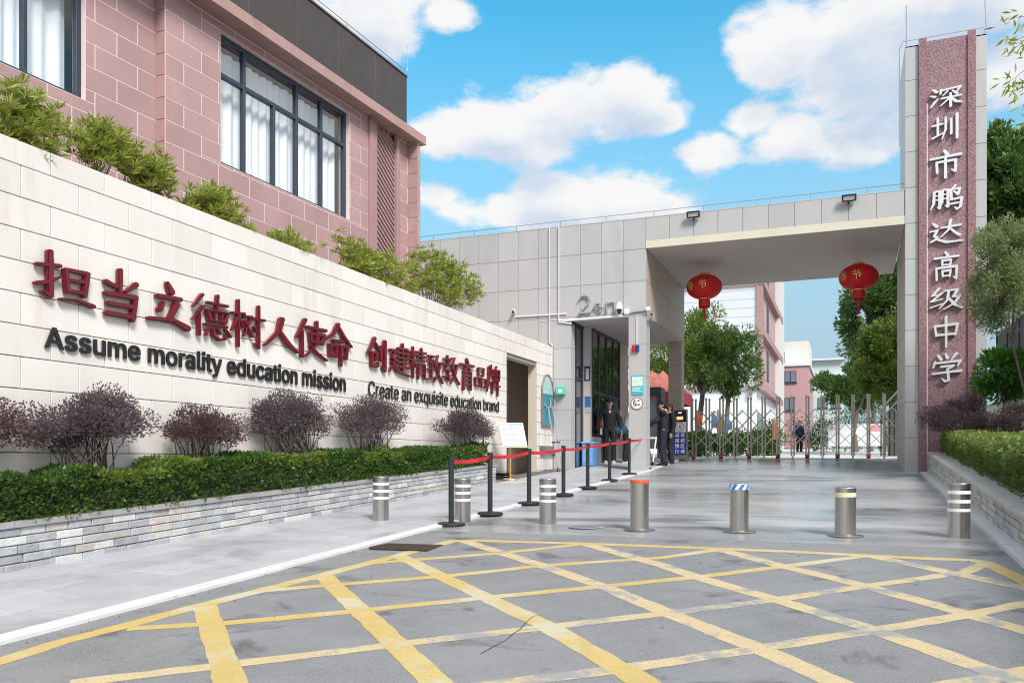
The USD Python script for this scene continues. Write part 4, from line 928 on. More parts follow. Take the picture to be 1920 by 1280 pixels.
# porch: glass door on the left return, post, tall window wall
def glaz(x, y0, y1, z0, z1, nv, trans, par, w=.06, m=M_blackm):
    fr = put('window_frame', MB().box(x - .04, x + .02, y0, y0 + w, z0, z1, .004).box(x - .04, x + .02, y1 - w, y1, z0, z1, .004).box(x - .04, x + .02, y0 + w, y1 - w, z1 - w, z1, .004).box(x - .04, x + .02, y0 + w, y1 - w, z0, z0 + w, .004), m, par)
    for k in range(1, nv):
        yy = y0 + (y1 - y0) * k / nv; put('mullion', MB().box(x - .04, x + .018, yy - w * .7, yy + w * .7, z0 + w, z1 - w, .004), m, fr)
    for zt in trans: put('transom', MB().box(x - .04, x + .016, y0 + w, y1 - w, zt - w / 2, zt + w / 2, .004), m, fr)
    zz = [z0 + .02] + list(trans) + [z1 - .02]
    for k in range(nv):
        for a, b in zip(zz, zz[1:]):
            ya, yb = y0 + (y1 - y0) * k / nv, y0 + (y1 - y0) * (k + 1) / nv
            put('pane', MB().add([[x - .01, ya + .02, a + .02], [x - .01, yb - .02, a + .02], [x - .01, yb - .02, b - .02], [x - .01, ya + .02, b - .02]], [[0, 1, 2, 3]]), M_glassd, fr)
    return fr
DXW = -6.49
gd = glaz(DXW, GY + .36, 21.42, .94, GB - .02, 1, [3.35], gh, w=.07, m=M_frame)
put('porch_post', MB().box(-6.50, -6.30, 21.425, 21.62, .9, GB - .022, .004), M_soffit, gh)
put('sill_wall', MB().box(-6.36, -6.29, 21.625, 25.0, .9, 1.86, .004), mat('grey_render', (0.33, 0.325, 0.32), rough=.7, var=.06, vs=2), gh)
glaz(-6.31, 21.625, 24.6, 1.862, GB - .03, 4, [3.05], gh, w=.075)
put('porch_wall', MB().box(-6.40, -6.30, 24.605, 25.6, .9, GB - .022), mat('pale_pink_render', (0.55, 0.42, 0.40), rough=.8), gh)
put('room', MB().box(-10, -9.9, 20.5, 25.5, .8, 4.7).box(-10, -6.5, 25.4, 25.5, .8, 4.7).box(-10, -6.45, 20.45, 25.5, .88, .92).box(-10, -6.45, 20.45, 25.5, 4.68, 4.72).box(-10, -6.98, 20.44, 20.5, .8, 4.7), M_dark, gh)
put('counter', MB().box(-6.62, -6.53, 20.80, 21.4, .93, 1.86, .006), mat('brown_wood', (0.16, 0.075, 0.04), rough=.5, var=.2, vs=3, stretch=(1, 1, 8)), gh)
# roof wire, drain pipes, conduits
mb = MB(); zz = GT + .15
mb.tube([(-16, GY + .1, zz), (1.15, GY + .1, zz)], .008, 5)
for k in range(14): mb.tube([(-15.2 + k * 1.2, GY + .1, GT - .01), (-15.2 + k * 1.2, GY + .1, zz)], .007, 5)
put('roof_wire', mb, M_steeld, gh)
for px in (1030, 1047.5):
    a, b = ony(px, 424, GY - .03), ony(px - 1.0, 642 if px < 1040 else 604, GY - .03)
    put('wall_pipe', MB().tube([[a[0], a[1], GT - .02], [a[0], b[1], b[2]]], .017, 8), mat('pale_grey_pipe', (0.58, 0.58, 0.58), rough=.5), gh)
def wire(pts, r, m=M_white, name='conduit', yy=GY - .025): put(name, MB().tube([ony(px, py, yy) for px, py in pts], r, 6), m, gh)
wire([(966, 594), (1062, 588)], .018); wire([(1047, 600), (1060, 601), (1150, 594), (1178, 592)], .03); wire([(1178, 587), (1212, 582)], .015, M_steeld)
wire([(1030, 642), (1036, 648), (1037, 700)], .015, M_steeld); wire([(1194, 592), (1194, 646)], .012)
wire([(1047, 603), (1066, 606), (1072, 606)], .02)
# the number 2 gate sign
sg = thing('gate_number', 'thin grey metal characters 2号门 on the gatehouse front', 'lettering')
for ch, xl, xr, yt, yb, w in (('2', 1085, 1109, 553, 588, 6.5), ('号', 1112, 1131, 568, 588, 8), ('门', 1136, 1156, 565, 586, 8)):
    l, r_ = ony(xl, yb, GY), ony(xr, yt, GY); sh = char_shape(ch, w)
    put('character', MB().poly(sh, lambda v: np.stack([l[0] + v[:, 0] * (r_[0] - l[0]), GY - .075 + v[:, 2] * .06, l[2] + v[:, 1] * (r_[2] - l[2])], 1), 1.0), mat('grey_letter', (0.42, 0.42, 0.43), rough=.4, metal=.3), sg)

# ---------------------------------------------------------------- tall name pylon
py_ = thing('name_pylon', 'tall red granite and grey tile pylon with white school name', 'pylon')
TX0, TX1, TG0, TG1, TT = 1.16, 2.73, 1.425, 2.52, 10.25
TYB = 22.3
put('core', MB().box(TX0 + .02, TX1 - .02, GY + .0, TYB - .02, .6, TT - .03), M_greyj, py_)
zs = [GS + .002 - .778 * k for k in range(-5, 8)]; zs = [z for z in zs if .9 < z < TT - .1]; zs = [.93] + sorted(zs) + [TT]
for a, b in zip(zs, zs[1:]):
    for (x0, x1) in ((TX0, TG0 - .002), (TG1 + .002, TX1)):
        put('grey_tile', MB().box(x0, x1, GY - .02, GY + .0, a + .004, b - .004, .003), M_grey, py_)
    put('side_tile', MB().box(TX0, TX0 + .0195, GY + .004, TYB, a + .004, b - .004, .003), M_grey if a > GS - .1 else M_tan, py_)
    put('side_tile', MB().box(TX1 - .0195, TX1, GY + .004, TYB, a + .004, b - .004, .003), M_grey, py_)
put('rear_leg', MB().box(TX0, TX0 + .5, TYB + .003, 23.6, .9, GS - .003), M_tan, py_)
put('top_cap', MB().box(TX0, TX1, GY - .02, TYB, TT - .03, TT + .0), M_grey, py_)
put('granite_border', MB().box(TG0, TG0 + .155, GY - .085, GY - .021, .93, TT + .10, .006), M_granite2, py_)
put('granite_border', MB().box(TG1 - .155, TG1, GY - .085, GY - .021, .93, TT + .10, .006), M_granite2, py_)
for k in range(9):
    a = .93 + k * 1.045; b = min(a + 1.045, TT + .03)
    put('granite_slab', MB().box(TG0 + .156, TG1 - .156, GY - .045, GY - .021, a + .0015, b - .0015, .001), M_granite, py_)
put('edge_strip', MB().box(TG0 + .157, TG0 + .172, GY - .08, GY - .046, .95, 8.92), mat('white_strip', (0.75, 0.74, 0.76), rough=.5), py_)
WHITE = [('深', 1744.7, 1803.8, 158, 206), ('圳', 1748.6, 1798, 214, 265), ('市', 1745, 1801, 280, 337), ('鹏', 1744.7, 1804.5, 347, 398), ('达', 1744.7, 1804, 411, 461), ('高', 1752, 1797, 472, 527), ('级', 1744.7, 1804, 538.5, 583), ('中', 1751, 1797, 594, 652), ('学', 1749, 1802, 663, 717)]
for ch, xl, xr, yt, yb in WHITE:
    l, r_ = ony(xl, yb - 1, GY - .12), ony(xr, yt - 1, GY - .12); sh = char_shape(ch, 9.5, .92)
    put('character', MB().poly(sh, lambda v: np.stack([l[0] + v[:, 0] * (r_[0] - l[0]), GY - .06 - .075 * v[:, 2], l[2] + v[:, 1] * (r_[2] - l[2])], 1), 1.0), M_silver, py_)
mb = MB(); mb.tube([(TX0 + .03, GY + .1, TT), (TX0 + .03, GY + .1, TT + .95)], .010, 5); mb.tube([(TX1 - .05, GY + .1, TT), (TX1 + .0, GY + .1, TT + .2), (TX1 - .02, GY + .1, TT + .9)], .010, 5)
mb.tube([(TX0 - .1, GY + .3, 8.2), (TX0 - .1, GY + .3, TT + .1), (TX0 - .04, GY + .1, TT + .17), (TX1 - .05, GY + .1, TT + .19)], .008, 5)
put('lightning_rod', mb, M_steeld, py_)
put('plinth', MB().box(TX0 - .16, TX1 - .6, GY - .17, 25.0, .7, .955, .01).box(TX0 - .16, TX0 - .002, GY - .17, 25.0, .7, .956), M_kerbw, py_)

# ---------------------------------------------------------------- floodlights, cameras, small fittings
def floodlight(label, px, py):
    p = ony(px, py, GY - .12)
    t = thing('floodlight', label, 'floodlight', p, 0, 'floodlights on the beam')
    A = np.array([1, 0, 0]); n = np.array([0, -math.cos(.35), -math.sin(.35)]); u = np.cross(n, A) * -1
    if u[2] < 0: u = -u
    mb = MB(); hw, hh = .15, .075
    mb.obox(n * -.02, A, n, u, hw, .03, hh, .01)
    for s in (-1, 1): mb.obox(A * s * (hw - .012) + n * .02, A, n, u, .014, .022, hh, .004); mb.obox(u * s * (hh - .012) + n * .021, A, n, u, hw - .028, .021, .014, .004)
    put('housing', mb, M_blackm, t)
    put('lens', MB().obox(n * .016, A, n, u, hw - .03, .004, hh - .03), mat('lamp_glass', (0.62, 0.63, 0.64), rough=.15), t)
    put('bracket', MB().box(-.01, .01, .06, .118, -.10, -.02).box(-.012, .012, .0, .07, -.11, -.09), M_blackm, t)
floodlight('black floodlight on the beam nearer the gatehouse block', 1300, 402)
floodlight('black floodlight on the beam nearer the tall pylon', 1592, 371)
p = ony(1161, 578, GY - .18)
t = thing('dome_camera', 'white dome security camera hanging below the gate number', 'camera', p)
put('body', MB().lathe([(0, .16), (.03, .155), (.05, .10), (.085, .03), (.09, -.02), (.06, -.03), (0, -.03)], 20), M_white, t)
put('dome', MB().lathe([(.058, -.03), (.06, -.07), (.045, -.11), (.02, -.128), (0, -.13)], 18), mat('dark_glass', (0.02, 0.02, 0.025), rough=.08), t)
put('arm', MB().tube([(0, 0, .12), (0, .1, .17), (0, .18, .1)], .02, 6), M_white, t)
p = ony(1175, 584, GY - .06)
t = thing('junction_box', 'white junction box right of the dome camera', 'box', p); put('case', MB().box(-.055, .055, -.05, .055, -.07, .06, .01), M_white, t)
p = ony(1215, 579, GY - .06)
t = thing('junction_box', 'white junction box on the corner of the gatehouse block', 'box', p); put('case', MB().box(-.05, .05, -.04, .055, -.045, .045, .01), M_white, t)
def bullet(label, p, d, L=.3):
    t = thing('bullet_camera', label, 'camera', p); d = np.array(d, float); d /= np.linalg.norm(d)
    put('body', MB().tube([d * -L / 2, d * (L / 2 - .02), d * L / 2], [.045, .045, .04], 12), M_white, t)
    put('lens', MB().tube([d * L / 2, d * (L / 2 + .012)], .036, 12), M_blackm, t)
    put('mount', MB().tube([(0, 0, 0), (-.02, .05, .09)], .015, 6), M_white, t)
bullet('white bullet camera under the corner of the gatehouse block', np.array([BXR + .1, GY + .25, GB - .02]), (.15, -1, .1), .5)
bullet('small camera with black lens on the gatehouse left of the pipes', ony(963, 585, GY - .1), (.2, -1, -.1), .12)
p = ony(1185, 653, GY - .02); 
t = thing('alarm_lamp', 'red and blue alarm lamp on the porch pillar', 'lamp', ony(1192, 652, GY - .03))
put('red_lens', MB().box(-.085, -.008, -.05, .03, -.1, .07, .02), mat('red_plastic', (0.55, 0.02, 0.03), rough=.3), t); put('blue_lens', MB().box(.008, .085, -.05, .03, -.1, .07, .02), mat('deep_blue_plastic', (0.015, 0.05, 0.25), rough=.3), t)
t = thing('wall_poster', 'teal and pale green printed poster on the porch pillar', 'poster', ony(1195, 722, GY - .012))
put('sheet', MB().box(-.145, .145, -.006, .006, -.24, .24, .003), mat('teal_print', (0.05, 0.42, 0.48), rough=.3), t)
put('picture', MB().box(-.135, .135, -.009, -.0062, -.02, .205), mat('pale_print', (0.62, 0.74, 0.78), rough=.3, stain=((0.50, 0.68, 0.18), 6, .48, .6)), t)
put('text_lines', MB().box(-.125, .1, -.0092, -.0062, -.07, -.055).box(-.125, .06, -.0092, -.0062, -.11, -.095).box(-.125, .12, -.0092, -.0062, -.15, -.135), M_reflw, t)
t = thing('speed_sign', 'round white 5KM speed sign with red ring on the pillar', 'sign', ony(1194, 756, GY - .012))
def disc(mb, r, y, cx=0, cz=0, n=36, r_in=0):
    a = np.arange(n) / n * 2 * np.pi; o = np.column_stack([cx + r * np.cos(a), np.full(n, y), cz + r * np.sin(a)])
    if r_in: i = np.column_stack([cx + r_in * np.cos(a), np.full(n, y), cz + r_in * np.sin(a)]); return mb.add(np.vstack([o, i]), [[k, (k + 1) % n, n + (k + 1) % n, n + k] for k in range(n)])
    return mb.add(np.vstack([o, [[cx, y, cz]]]), [[k, (k + 1) % n, n] for k in range(n)])
put('plate', disc(MB(), .15, -.004), M_reflw, t); put('red_ring', disc(MB(), .15, -.0055, r_in=.132), mat('sign_red', (0.5, 0.03, 0.06), rough=.4), t)
def flat_text(txt, x0, zb, h, y, bold=True):
    e = meshkit.text_mesh(txt, h, depth=.001, bold=bold); v = np.asarray(e.vertices); return MB().add(np.stack([x0 + v[:, 0], y - v[:, 2], zb + v[:, 1]], 1), e.faces)
put('number', flat_text('5', -.105, -.06, .10, -.0056), M_black, t); put('unit', flat_text('KM', -.03, -.06, .055, -.0056), M_black, t)
def flat_char(ch, cx, cz, s, y, w=9): return MB().poly(char_shape(ch, w), lambda v: np.stack([cx + (v[:, 0] - .5) * s, y - v[:, 2] * .001, cz + (v[:, 1] - .5) * s], 1), 1.0)
for ch, cx in (('限', -.055), ('速', .04)): put('character', flat_char(ch, cx, .068, .06, -.0056), M_black, t)
t = thing('first_aid_box', 'mint green defibrillator box with white heart on left pillar', 'box', ony(1051, 732, GY - .09))
put('case', MB().box(-.11, .11, -.08, .088, -.105, .105, .015), M_green, t)
hp = [(0, -.05)] + [(.055 * math.sin(a) ** 3, .0038 * (13 * math.cos(a) - 5 * math.cos(2 * a) - 2 * math.cos(3 * a) - math.cos(4 * a))) for a in np.linspace(math.pi, -math.pi, 26)]
put('heart', MB().poly(Polygon(hp[1:]).buffer(0), lambda v: np.stack([.015 + v[:, 0], -.0805 - v[:, 2] * .002, -.02 + v[:, 1]], 1), 1.0), M_white, t)
for lab, px, py, w, h, m in (('small dark outlined sign on the porch post beside the glass door', 1101, 700, .08, .19, M_frame), ('blue notice on the porch post beside the glass door', 1102, 753, .08, .14, mat('notice_blue', (0.03, 0.14, 0.36), rough=.4)), ('grey printed notice low on the porch post', 1102, 768, .07, .07, mat('grey_print', (0.4, 0.4, 0.42), rough=.4))):
    t = thing('notice', lab, 'notice', ony(px, py, 21.415)); put('plate', MB().box(-w, w, -.004, .006, -h, h, .003), m, t)
    if m is M_frame: put('inset', MB().box(-w + .04, w - .03, -.007, -.0042, -h + .03, h - .06), M_soffit, t)

# lanterns
def lantern(label, px, py):
    p = ony(px, py, 22.3); R, H = .455, .30
    t = thing('red_lantern', label, 'lantern', p, 0, 'red lanterns under the beam')
    a = np.linspace(-1.25, 1.25, 17); prof = [(R * math.cos(x) ** .9, H * math.sin(x) / math.sin(1.25)) for x in a]
    put('body', MB().lathe(prof, 96, rib=lambda q: 1 - .014 * np.abs(np.sin(q * 14))), M_lantern, t, smooth=50)
    put('top_cap', MB().lathe([(0, H + .055), (.12, H + .055), (.135, H + .03), (.15, H - .01), (0, H - .012)], 28), M_gold, t)
    put('bottom_cap', MB().lathe([(.155, -H + .01), (.15, -H - .02), (0, -H - .021)], 28), M_gold, t)
    put('skirt', MB().lathe([(.142, -H - .018), (.148, -H - .12), (.142, -H - .23), (.138, -H - .23), (.138, -H - .02)], 40, rib=lambda q: 1 + .02 * np.sin(q * 20)), mat('red_fringe', (0.5, 0.01, 0.015), rough=.6), t)
    mb = MB(); mb.tube([(0, 0, -H - .1), (0, 0, -H - .33), (.0, 0, -H - .5), (0, 0, -H - .6)], [.05, .035, .02, .004], 9)
    put('tassel', mb, mat('red_fringe', (0.5, 0.01, 0.015), rough=.6), t)
    put('cord', MB().tube([(0, 0, H + .05), (0, 0, GS - p[2] + .005)], .006, 5), M_gold, t)
    back = np.array([-p[0], -p[1], 0]); base = math.atan2(back[1], back[0])
    for ch, off, s in (('节', -.10, .22), ('春', -.88, .22)):
        sh = char_shape(ch, 9).segmentize(.05)
        def Mx(v):
            u, w = (v[:, 0] - .5) * s, (v[:, 1] - .5) * s
            ang = base + off + u / R; el = np.arcsin(np.clip(w / H * math.sin(1.25), -1, 1)); rr = R * np.cos(el) ** .9 + .004 + v[:, 2] * .003
            return np.stack([rr * np.cos(ang), rr * np.sin(ang), w], 1)
        put('character', MB().poly(sh, Mx, 1.0), M_gold, t)
lantern('red lantern with gold characters hanging nearer the gatehouse block', 1320.5, 538)
lantern('red lantern with gold characters hanging nearer the tall pylon', 1610, 520)

# ---------------------------------------------------------------- folding gate
GYT = 25.0; GZ = float(g(GYT)) + .01
gt = thing('folding_gate', 'retractable stainless steel lattice gate across the drive', 'gate')
xs = np.linspace(-4.18, 1.30, 15); L0, L1_, L2_ = .33, .735, 1.16
for k, x in enumerate(xs):
    for o in ((-.05, .05) if k < 14 else (0,)):
        put('post', MB().box(x - .022 + o * .55, x + .022 + o * .55, GYT + o * 2.6 - .02, GYT + o * 2.6 + .02, GZ + .07, GZ + 1.72, .004).box(x - .03 + o * .55, x + .03 + o * .55, GYT + o * 2.6 - .028, GYT + o * 2.6 + .028, GZ + 1.70, GZ + 1.745, .006), M_gatesteel, gt)
    if k % 2 == 0 and k < 14: 
        put('wheel', MB().tube([(x - .05, GYT - .1, GZ + .05), (x + .05, GYT - .1, GZ + .05)], .05, 12), M_blackm, gt)
        put('wheel_cover', MB().box(x - .06, x + .06, GYT - .17, GYT - .105, GZ + .03, GZ + .12, .02), mat('faded_red', (0.35, 0.06, 0.07), rough=.5), gt)
    else: put('foot', MB().box(x - .025, x + .025, GYT - .02, GYT + .02, GZ - .01, GZ + .07), M_gatesteel, gt)
for a, b in zip(xs, xs[1:]):
    m = (a + b) / 2
    for side, yo in ((0, -.09), (1, .09)):
        for lo, hi in ((L0, L1_), (L1_, L2_)):
            p0, p1 = (a, lo), (b, hi)
            put('lattice_bar', MB().bar((a, GYT + yo, GZ + lo), (b, GYT + yo, GZ + hi), .014, .046, (0, 1, 0)), M_gatesteel, gt)
            put('lattice_bar', MB().bar((a, GYT + yo + .014, GZ + hi), (b, GYT + yo + .014, GZ + lo), .014, .046, (0, 1, 0)), M_gatesteel, gt)
        put('lattice_bar', MB().bar((a, GYT + yo, GZ + L2_), (m + .01, GYT + yo, GZ + L2_ + .22), .014, .046, (0, 1, 0)), M_gatesteel, gt)
        put('lattice_bar', MB().bar((b, GYT + yo + .014, GZ + L2_), (m - .01, GYT + yo + .014, GZ + L2_ + .22), .014, .046, (0, 1, 0)), M_gatesteel, gt)

# illuminated speed column at the gate's head
SX, SY = -4.49, 24.55; SZ = float(g(SY))
t = thing('speed_display_column', 'narrow display column with blue school zone sign at gate end', 'sign', (SX, SY, SZ))
put('base', MB().box(-.22, .22, -.16, .16, .02, .14, .01).tube([(-.15, -.17, .05), (.15, -.17, .05)], .045, 10), M_steeld, t)
put('column', MB().box(-.19, .19, -.10, .10, .14, 1.46, .01), M_gatesteel, t)
put('display', MB().box(-.17, .17, -.115, -.101, 1.10, 1.43, .004), mat('black_screen', (0.01, 0.01, 0.012), rough=.2), t)
put('digits', MB().box(-.09, .09, -.119, -.1155, 1.16, 1.25, .002), emit_mat('orange_led', (1.0, 0.32, 0.14), 0.9), t)
put('digits', MB().box(-.05, .05, -.119, -.1155, 1.34, 1.37, .001), emit_mat('white_led', (0.7, 0.8, 1.0), 0.6), t)
put('speed_panel', MB().box(-.17, .17, -.114, -.101, .80, 1.09, .003), M_reflw, t)
mb = MB(); disc(mb, .125, -.116, 0, .945, r_in=.11); put('ring', mb, mat('ring_blue', (0.08, 0.10, 0.34), rough=.4), t)
put('number', flat_text('5', -.045, .885, .11, -.1165), mat('ring_blue', (0.08, 0.10, 0.34), rough=.4), t)
put('text_panel', MB().box(-.17, .17, -.114, -.101, .16, .79, .003), mat('sign_blue', (0.012, 0.03, 0.34), rough=.4), t)
for k, (a, b) in enumerate(zip('减速慢行', '学校区域')):
    zc = .715 - k * .155
    for ch, cx in ((a, -.08), (b, .08)): put('character', flat_char(ch, cx, zc, .12, -.1155, 11), M_reflw, t)

# ---------------------------------------------------------------- bollards
def bollard_body(t, h, r=.102):
    put('post', MB().lathe([(r, -.05), (r, h - .012), (r - .004, h - .004), (r - .012, h), (0, h)], 40), M_steel, t, smooth=40)
def bands(t, zs, m, r=.1035):
    for a, b in zs: put('band', MB().lathe([(r - .002, a), (r, a), (r, b), (r - .002, b)], 40), m, t, smooth=40)
bp = onpave(714, 974)
b0 = thing('bollard', 'steel bollard with three white bands in front of the slate planter', 'bollard', bp, 0, 'steel bollards across the drive')
bollard_body(b0, .545); bands(b0, ((.26, .29), (.345, .378), (.435, .468)), M_reflw)
put('band', MB().lathe([(.1032, .49), (.1034, .49), (.1034, .53), (.1032, .53)], 40), M_steeld, b0)
for (px, py, lab) in ((867, 978, 'steel bollard with three white bands just behind the nearest barrier post'), (1027, 981, 'steel bollard with three white bands standing alone in the drive'), (1798, 1007, 'steel bollard with three white bands beside the right planter wall')):
    copy(b0, lab, onroad(px, py))
def ringplate(t): put('base_ring', MB().lathe([(.10, .004), (.10, .016), (.165, .012), (.18, 0)], 36), M_steeld, t)
t = thing('bollard', 'plain steel bollard with an orange red top ring', 'bollard', onroad(1199, 993), 0, 'steel bollards across the drive'); bollard_body(t, .555, .104); ringplate(t)
put('top_ring', MB().lathe([(.1055, .52), (.107, .523), (.107, .553), (.10, .562), (.09, .556)], 40), mat('orange_red_paint', (0.62, 0.10, 0.05), rough=.5), t)
t = thing('bollard', 'steel bollard with blue and white striped top', 'bollard', onroad(1386, 996), 0, 'steel bollards across the drive'); bollard_body(t, .525, .1); ringplate(t)
put('band', MB().lathe([(.1005, .455), (.1015, .455), (.1015, .515), (.1005, .515)], 40), M_reflw, t)
mb = MB()
for k in range(8):
    a0 = k * math.pi / 4; V = []
    for q in range(6):
        for z in range(6): a = a0 + q / 5 * .40 + z / 5 * .36; V.append([.1026 * math.cos(a), .1026 * math.sin(a), .456 + z / 5 * .058])
    mb.add(V, [[q * 6 + z, q * 6 + 6 + z, q * 6 + 7 + z, q * 6 + 1 + z] for q in range(5) for z in range(5)])
put('blue_stripe', mb, mat('tape_blue', (0.02, 0.19, 0.62), rough=.4), t)
t = thing('bollard', 'shorter dark steel bollard with one pale yellow band', 'bollard', onroad(1585, 1004), 0, 'steel bollards across the drive'); bollard_body(t, .50, .103); ringplate(t)
bands(t, ((.40, .445),), mat('pale_yellow_tape', (0.70, 0.66, 0.42), rough=.4))

# ---------------------------------------------------------------- barrier posts and belt
ST = [(846, 985), (919, 965), (992, 945), (1056.5, 929), (1102, 915.5), (1143, 901.5), (1180, 889.5), (1209, 879.5)]
SP = [onroad(*p) if i < 1 else onpave(*p) for i, p in enumerate(ST)]
s0 = thing('barrier_post', 'nearest black barrier post, in front of a banded bollard', 'barrier post', SP[0], 0, 'black belt barrier posts')
put('base', MB().lathe([(0, .052), (.06, .05), (.15, .04), (.168, .03), (.172, .012), (.168, 0)], 40), M_blackm, s0, smooth=40)
put('post', MB().lathe([(.033, .045), (.033, .80), (.0, .80)], 24), M_blackm, s0, smooth=40)
put('head', MB().lathe([(.034, .735), (.038, .738), (.038, .822), (.034, .828), (0, .828)], 24), M_blackm, s0, smooth=40)
labs = ['second', 'third', 'fourth', 'fifth', 'sixth', 'seventh']
for i in range(1, 8):
    lab = ['', 'second nearest black barrier post, before the end of the slate planter', 'third black barrier post counted from the camera, in front of the doorway', 'fourth black barrier post, in front of the leaning poles', 'black barrier post in front of the blue bin', 'black barrier post in front of the man in black', 'black barrier post overlapping the left edge of the porch pillar', 'farthest black barrier post, beside the right edge of the porch pillar'][i]
    copy(s0, lab, SP[i])
wherelab = ['red belt of the barrier span nearest the camera', 'red belt of the span before the notice board stand', 'red belt of the span before the doorway and the leaning poles', 'red belt of the span before the brown counter', 'red belt of the span right of the blue bin', 'red belt of the span before the two men', 'red belt of the farthest barrier span']
for i in range(7):
    a, b = SP[i] + [0, 0, .765], SP[i + 1] + [0, 0, .765]; d = (b - a) / np.linalg.norm(b - a); a = a + d * .038; b = b - d * .038
    s = np.linspace(0, 1, 13); P = a + np.outer(s, b - a); P[:, 2] -= (.022 if i < 4 else .016) * 4 * s * (1 - s)
    nr = np.cross(d, [0, 0, 1]); nr /= np.linalg.norm(nr); tw = .006 * np.sin(s * 9 + i)
    V = np.vstack([P + nr * (k * .0012) + np.outer(np.full(13, z), [0, 0, 1]) + np.outer(tw * (1 if z > 0 else -1), nr) for k in (-1, 1) for z in (-.025, .025)]); n = 13
    f = []
    for q in range(n - 1): f += [[q, q + 1, n + q + 1, n + q], [2 * n + q + 1, 2 * n + q, 3 * n + q, 3 * n + q + 1]]
    put('barrier_belt', MB().add(V, f), M_redb, label=wherelab[i], cat='belt', group='red barrier belts')

# ---------------------------------------------------------------- right-hand planter, hedge and bushes
def rx(y): return np.interp(y, [0, 8.67, 20.3], [1.36, 1.45, 1.60])
def rtop(y): return np.interp(y, [0, 8.67, 20.3], [.40, .745, 1.42])
rp = thing('planter_wall', 'pale stone planter wall along the right side of the drive', 'planter')
ys = np.linspace(0, 20.24, 14); mb = MB()
for a, b in zip(ys, ys[1:]):
    P = np.array([[float(rx(y)) + dx, y, z] for dx in (.03, .30) for y in (a, b) for z in (float(g(y)) - .1, float(rtop(y)) - .07)])
    mb.add(P, [[0, 1, 3, 2], [4, 6, 7, 5], [0, 4, 5, 1], [2, 3, 7, 6], [0, 2, 6, 4], [1, 5, 7, 3]])
put('planter_core', mb, mat('brick_mortar', (0.26, 0.255, 0.25), rough=.9), rp)
M_bw = mat('pale_wall_stone', (0.50, 0.48, 0.45), rough=.75, var=.12, vs=6, obj=.22, bump=.5, bs=36, bd=.02)
for row in range(4):
    y = 3.0 + (row % 2) * .15
    while y < 20.2:
        e = min(y + r2.uniform(.26, .36), 20.24)
        def zz(yy, k): a, b = float(g(yy)) + .02, float(rtop(yy)) - .045; return a + (b - a) * k / 4
        o = r2.uniform(-.008, .006)
        P = np.array([[float(rx(yy)) + dx, yy, zz(yy, row + q) + (.004 if q == 0 else -.004)] for dx in (.035, o) for yy in (y + .004, e - .004) for q in (0, 1)])
        put('brick', MB().add(P, [[0, 2, 3, 1], [4, 5, 7, 6], [0, 1, 5, 4], [2, 6, 7, 3], [0, 4, 6, 2], [1, 3, 7, 5]]), M_bw, rp); y = e
for k in range(20):
    a, b = k * 1.0 + .24, k * 1.0 + 1.234
    P = np.array([[float(rx(y)) + dx, y, float(rtop(y)) + dz] for dx in (-.03, .32) for y in (a, b) for dz in (-.045, 0)])
    put('coping_stone', MB().add(P, [[0, 1, 3, 2], [4, 6, 7, 5], [0, 4, 5, 1], [2, 3, 7, 6], [0, 2, 6, 4], [1, 5, 7, 3]]), mat('pale_coping', (0.46, 0.43, 0.41), rough=.7, var=.1, vs=4), rp)
rk = thing('kerb', None, None); rk.SetCustomDataByKey('kind', 'structure')
y = 2.0
while y < 20.2:
    e = min(y + 1.0, 20.22)
    P = np.array([[float(rx(yy)) + dx, yy, float(g(yy)) + dz] for dx in (-.155, -.004) for yy in (y + .004, e - .004) for dz in (-.1, .04)])
    put('kerb_stone', MB().add(P, [[0, 1, 3, 2], [4, 6, 7, 5], [0, 4, 5, 1], [2, 3, 7, 6], [0, 2, 6, 4], [1, 5, 7, 3]]), M_kerbw, rk); y = e
sheet([1.9, 3.4], [0, 8.67, 20.3], lambda x, y: rtop(y) - .02, 'planting_bed', M_soil)
sheet([3.4, 40], [0, 8.67, 20.3, 40], lambda x, y: rtop(y) + .2, 'bank', M_soil)
hedge('hedge', 'bright yellow green clipped hedge along the right planter', [(2.28, 20.15), (2.12, 8.67), (2.0, 3)], lambda y: np.interp(y, [3, 8.67, 20.3], [1.10, 1.33, 1.83]), lambda y: rtop(y) - .02, .44, 60000, (M_hedgey, mat('light_hedge_leaf', (0.38, 0.42, 0.09), rough=.45, isl=[(.5, .6, .6), (1, 1, 1), (1.3, 1.2, 1.2)], trans=.9)), 41, size=.036)
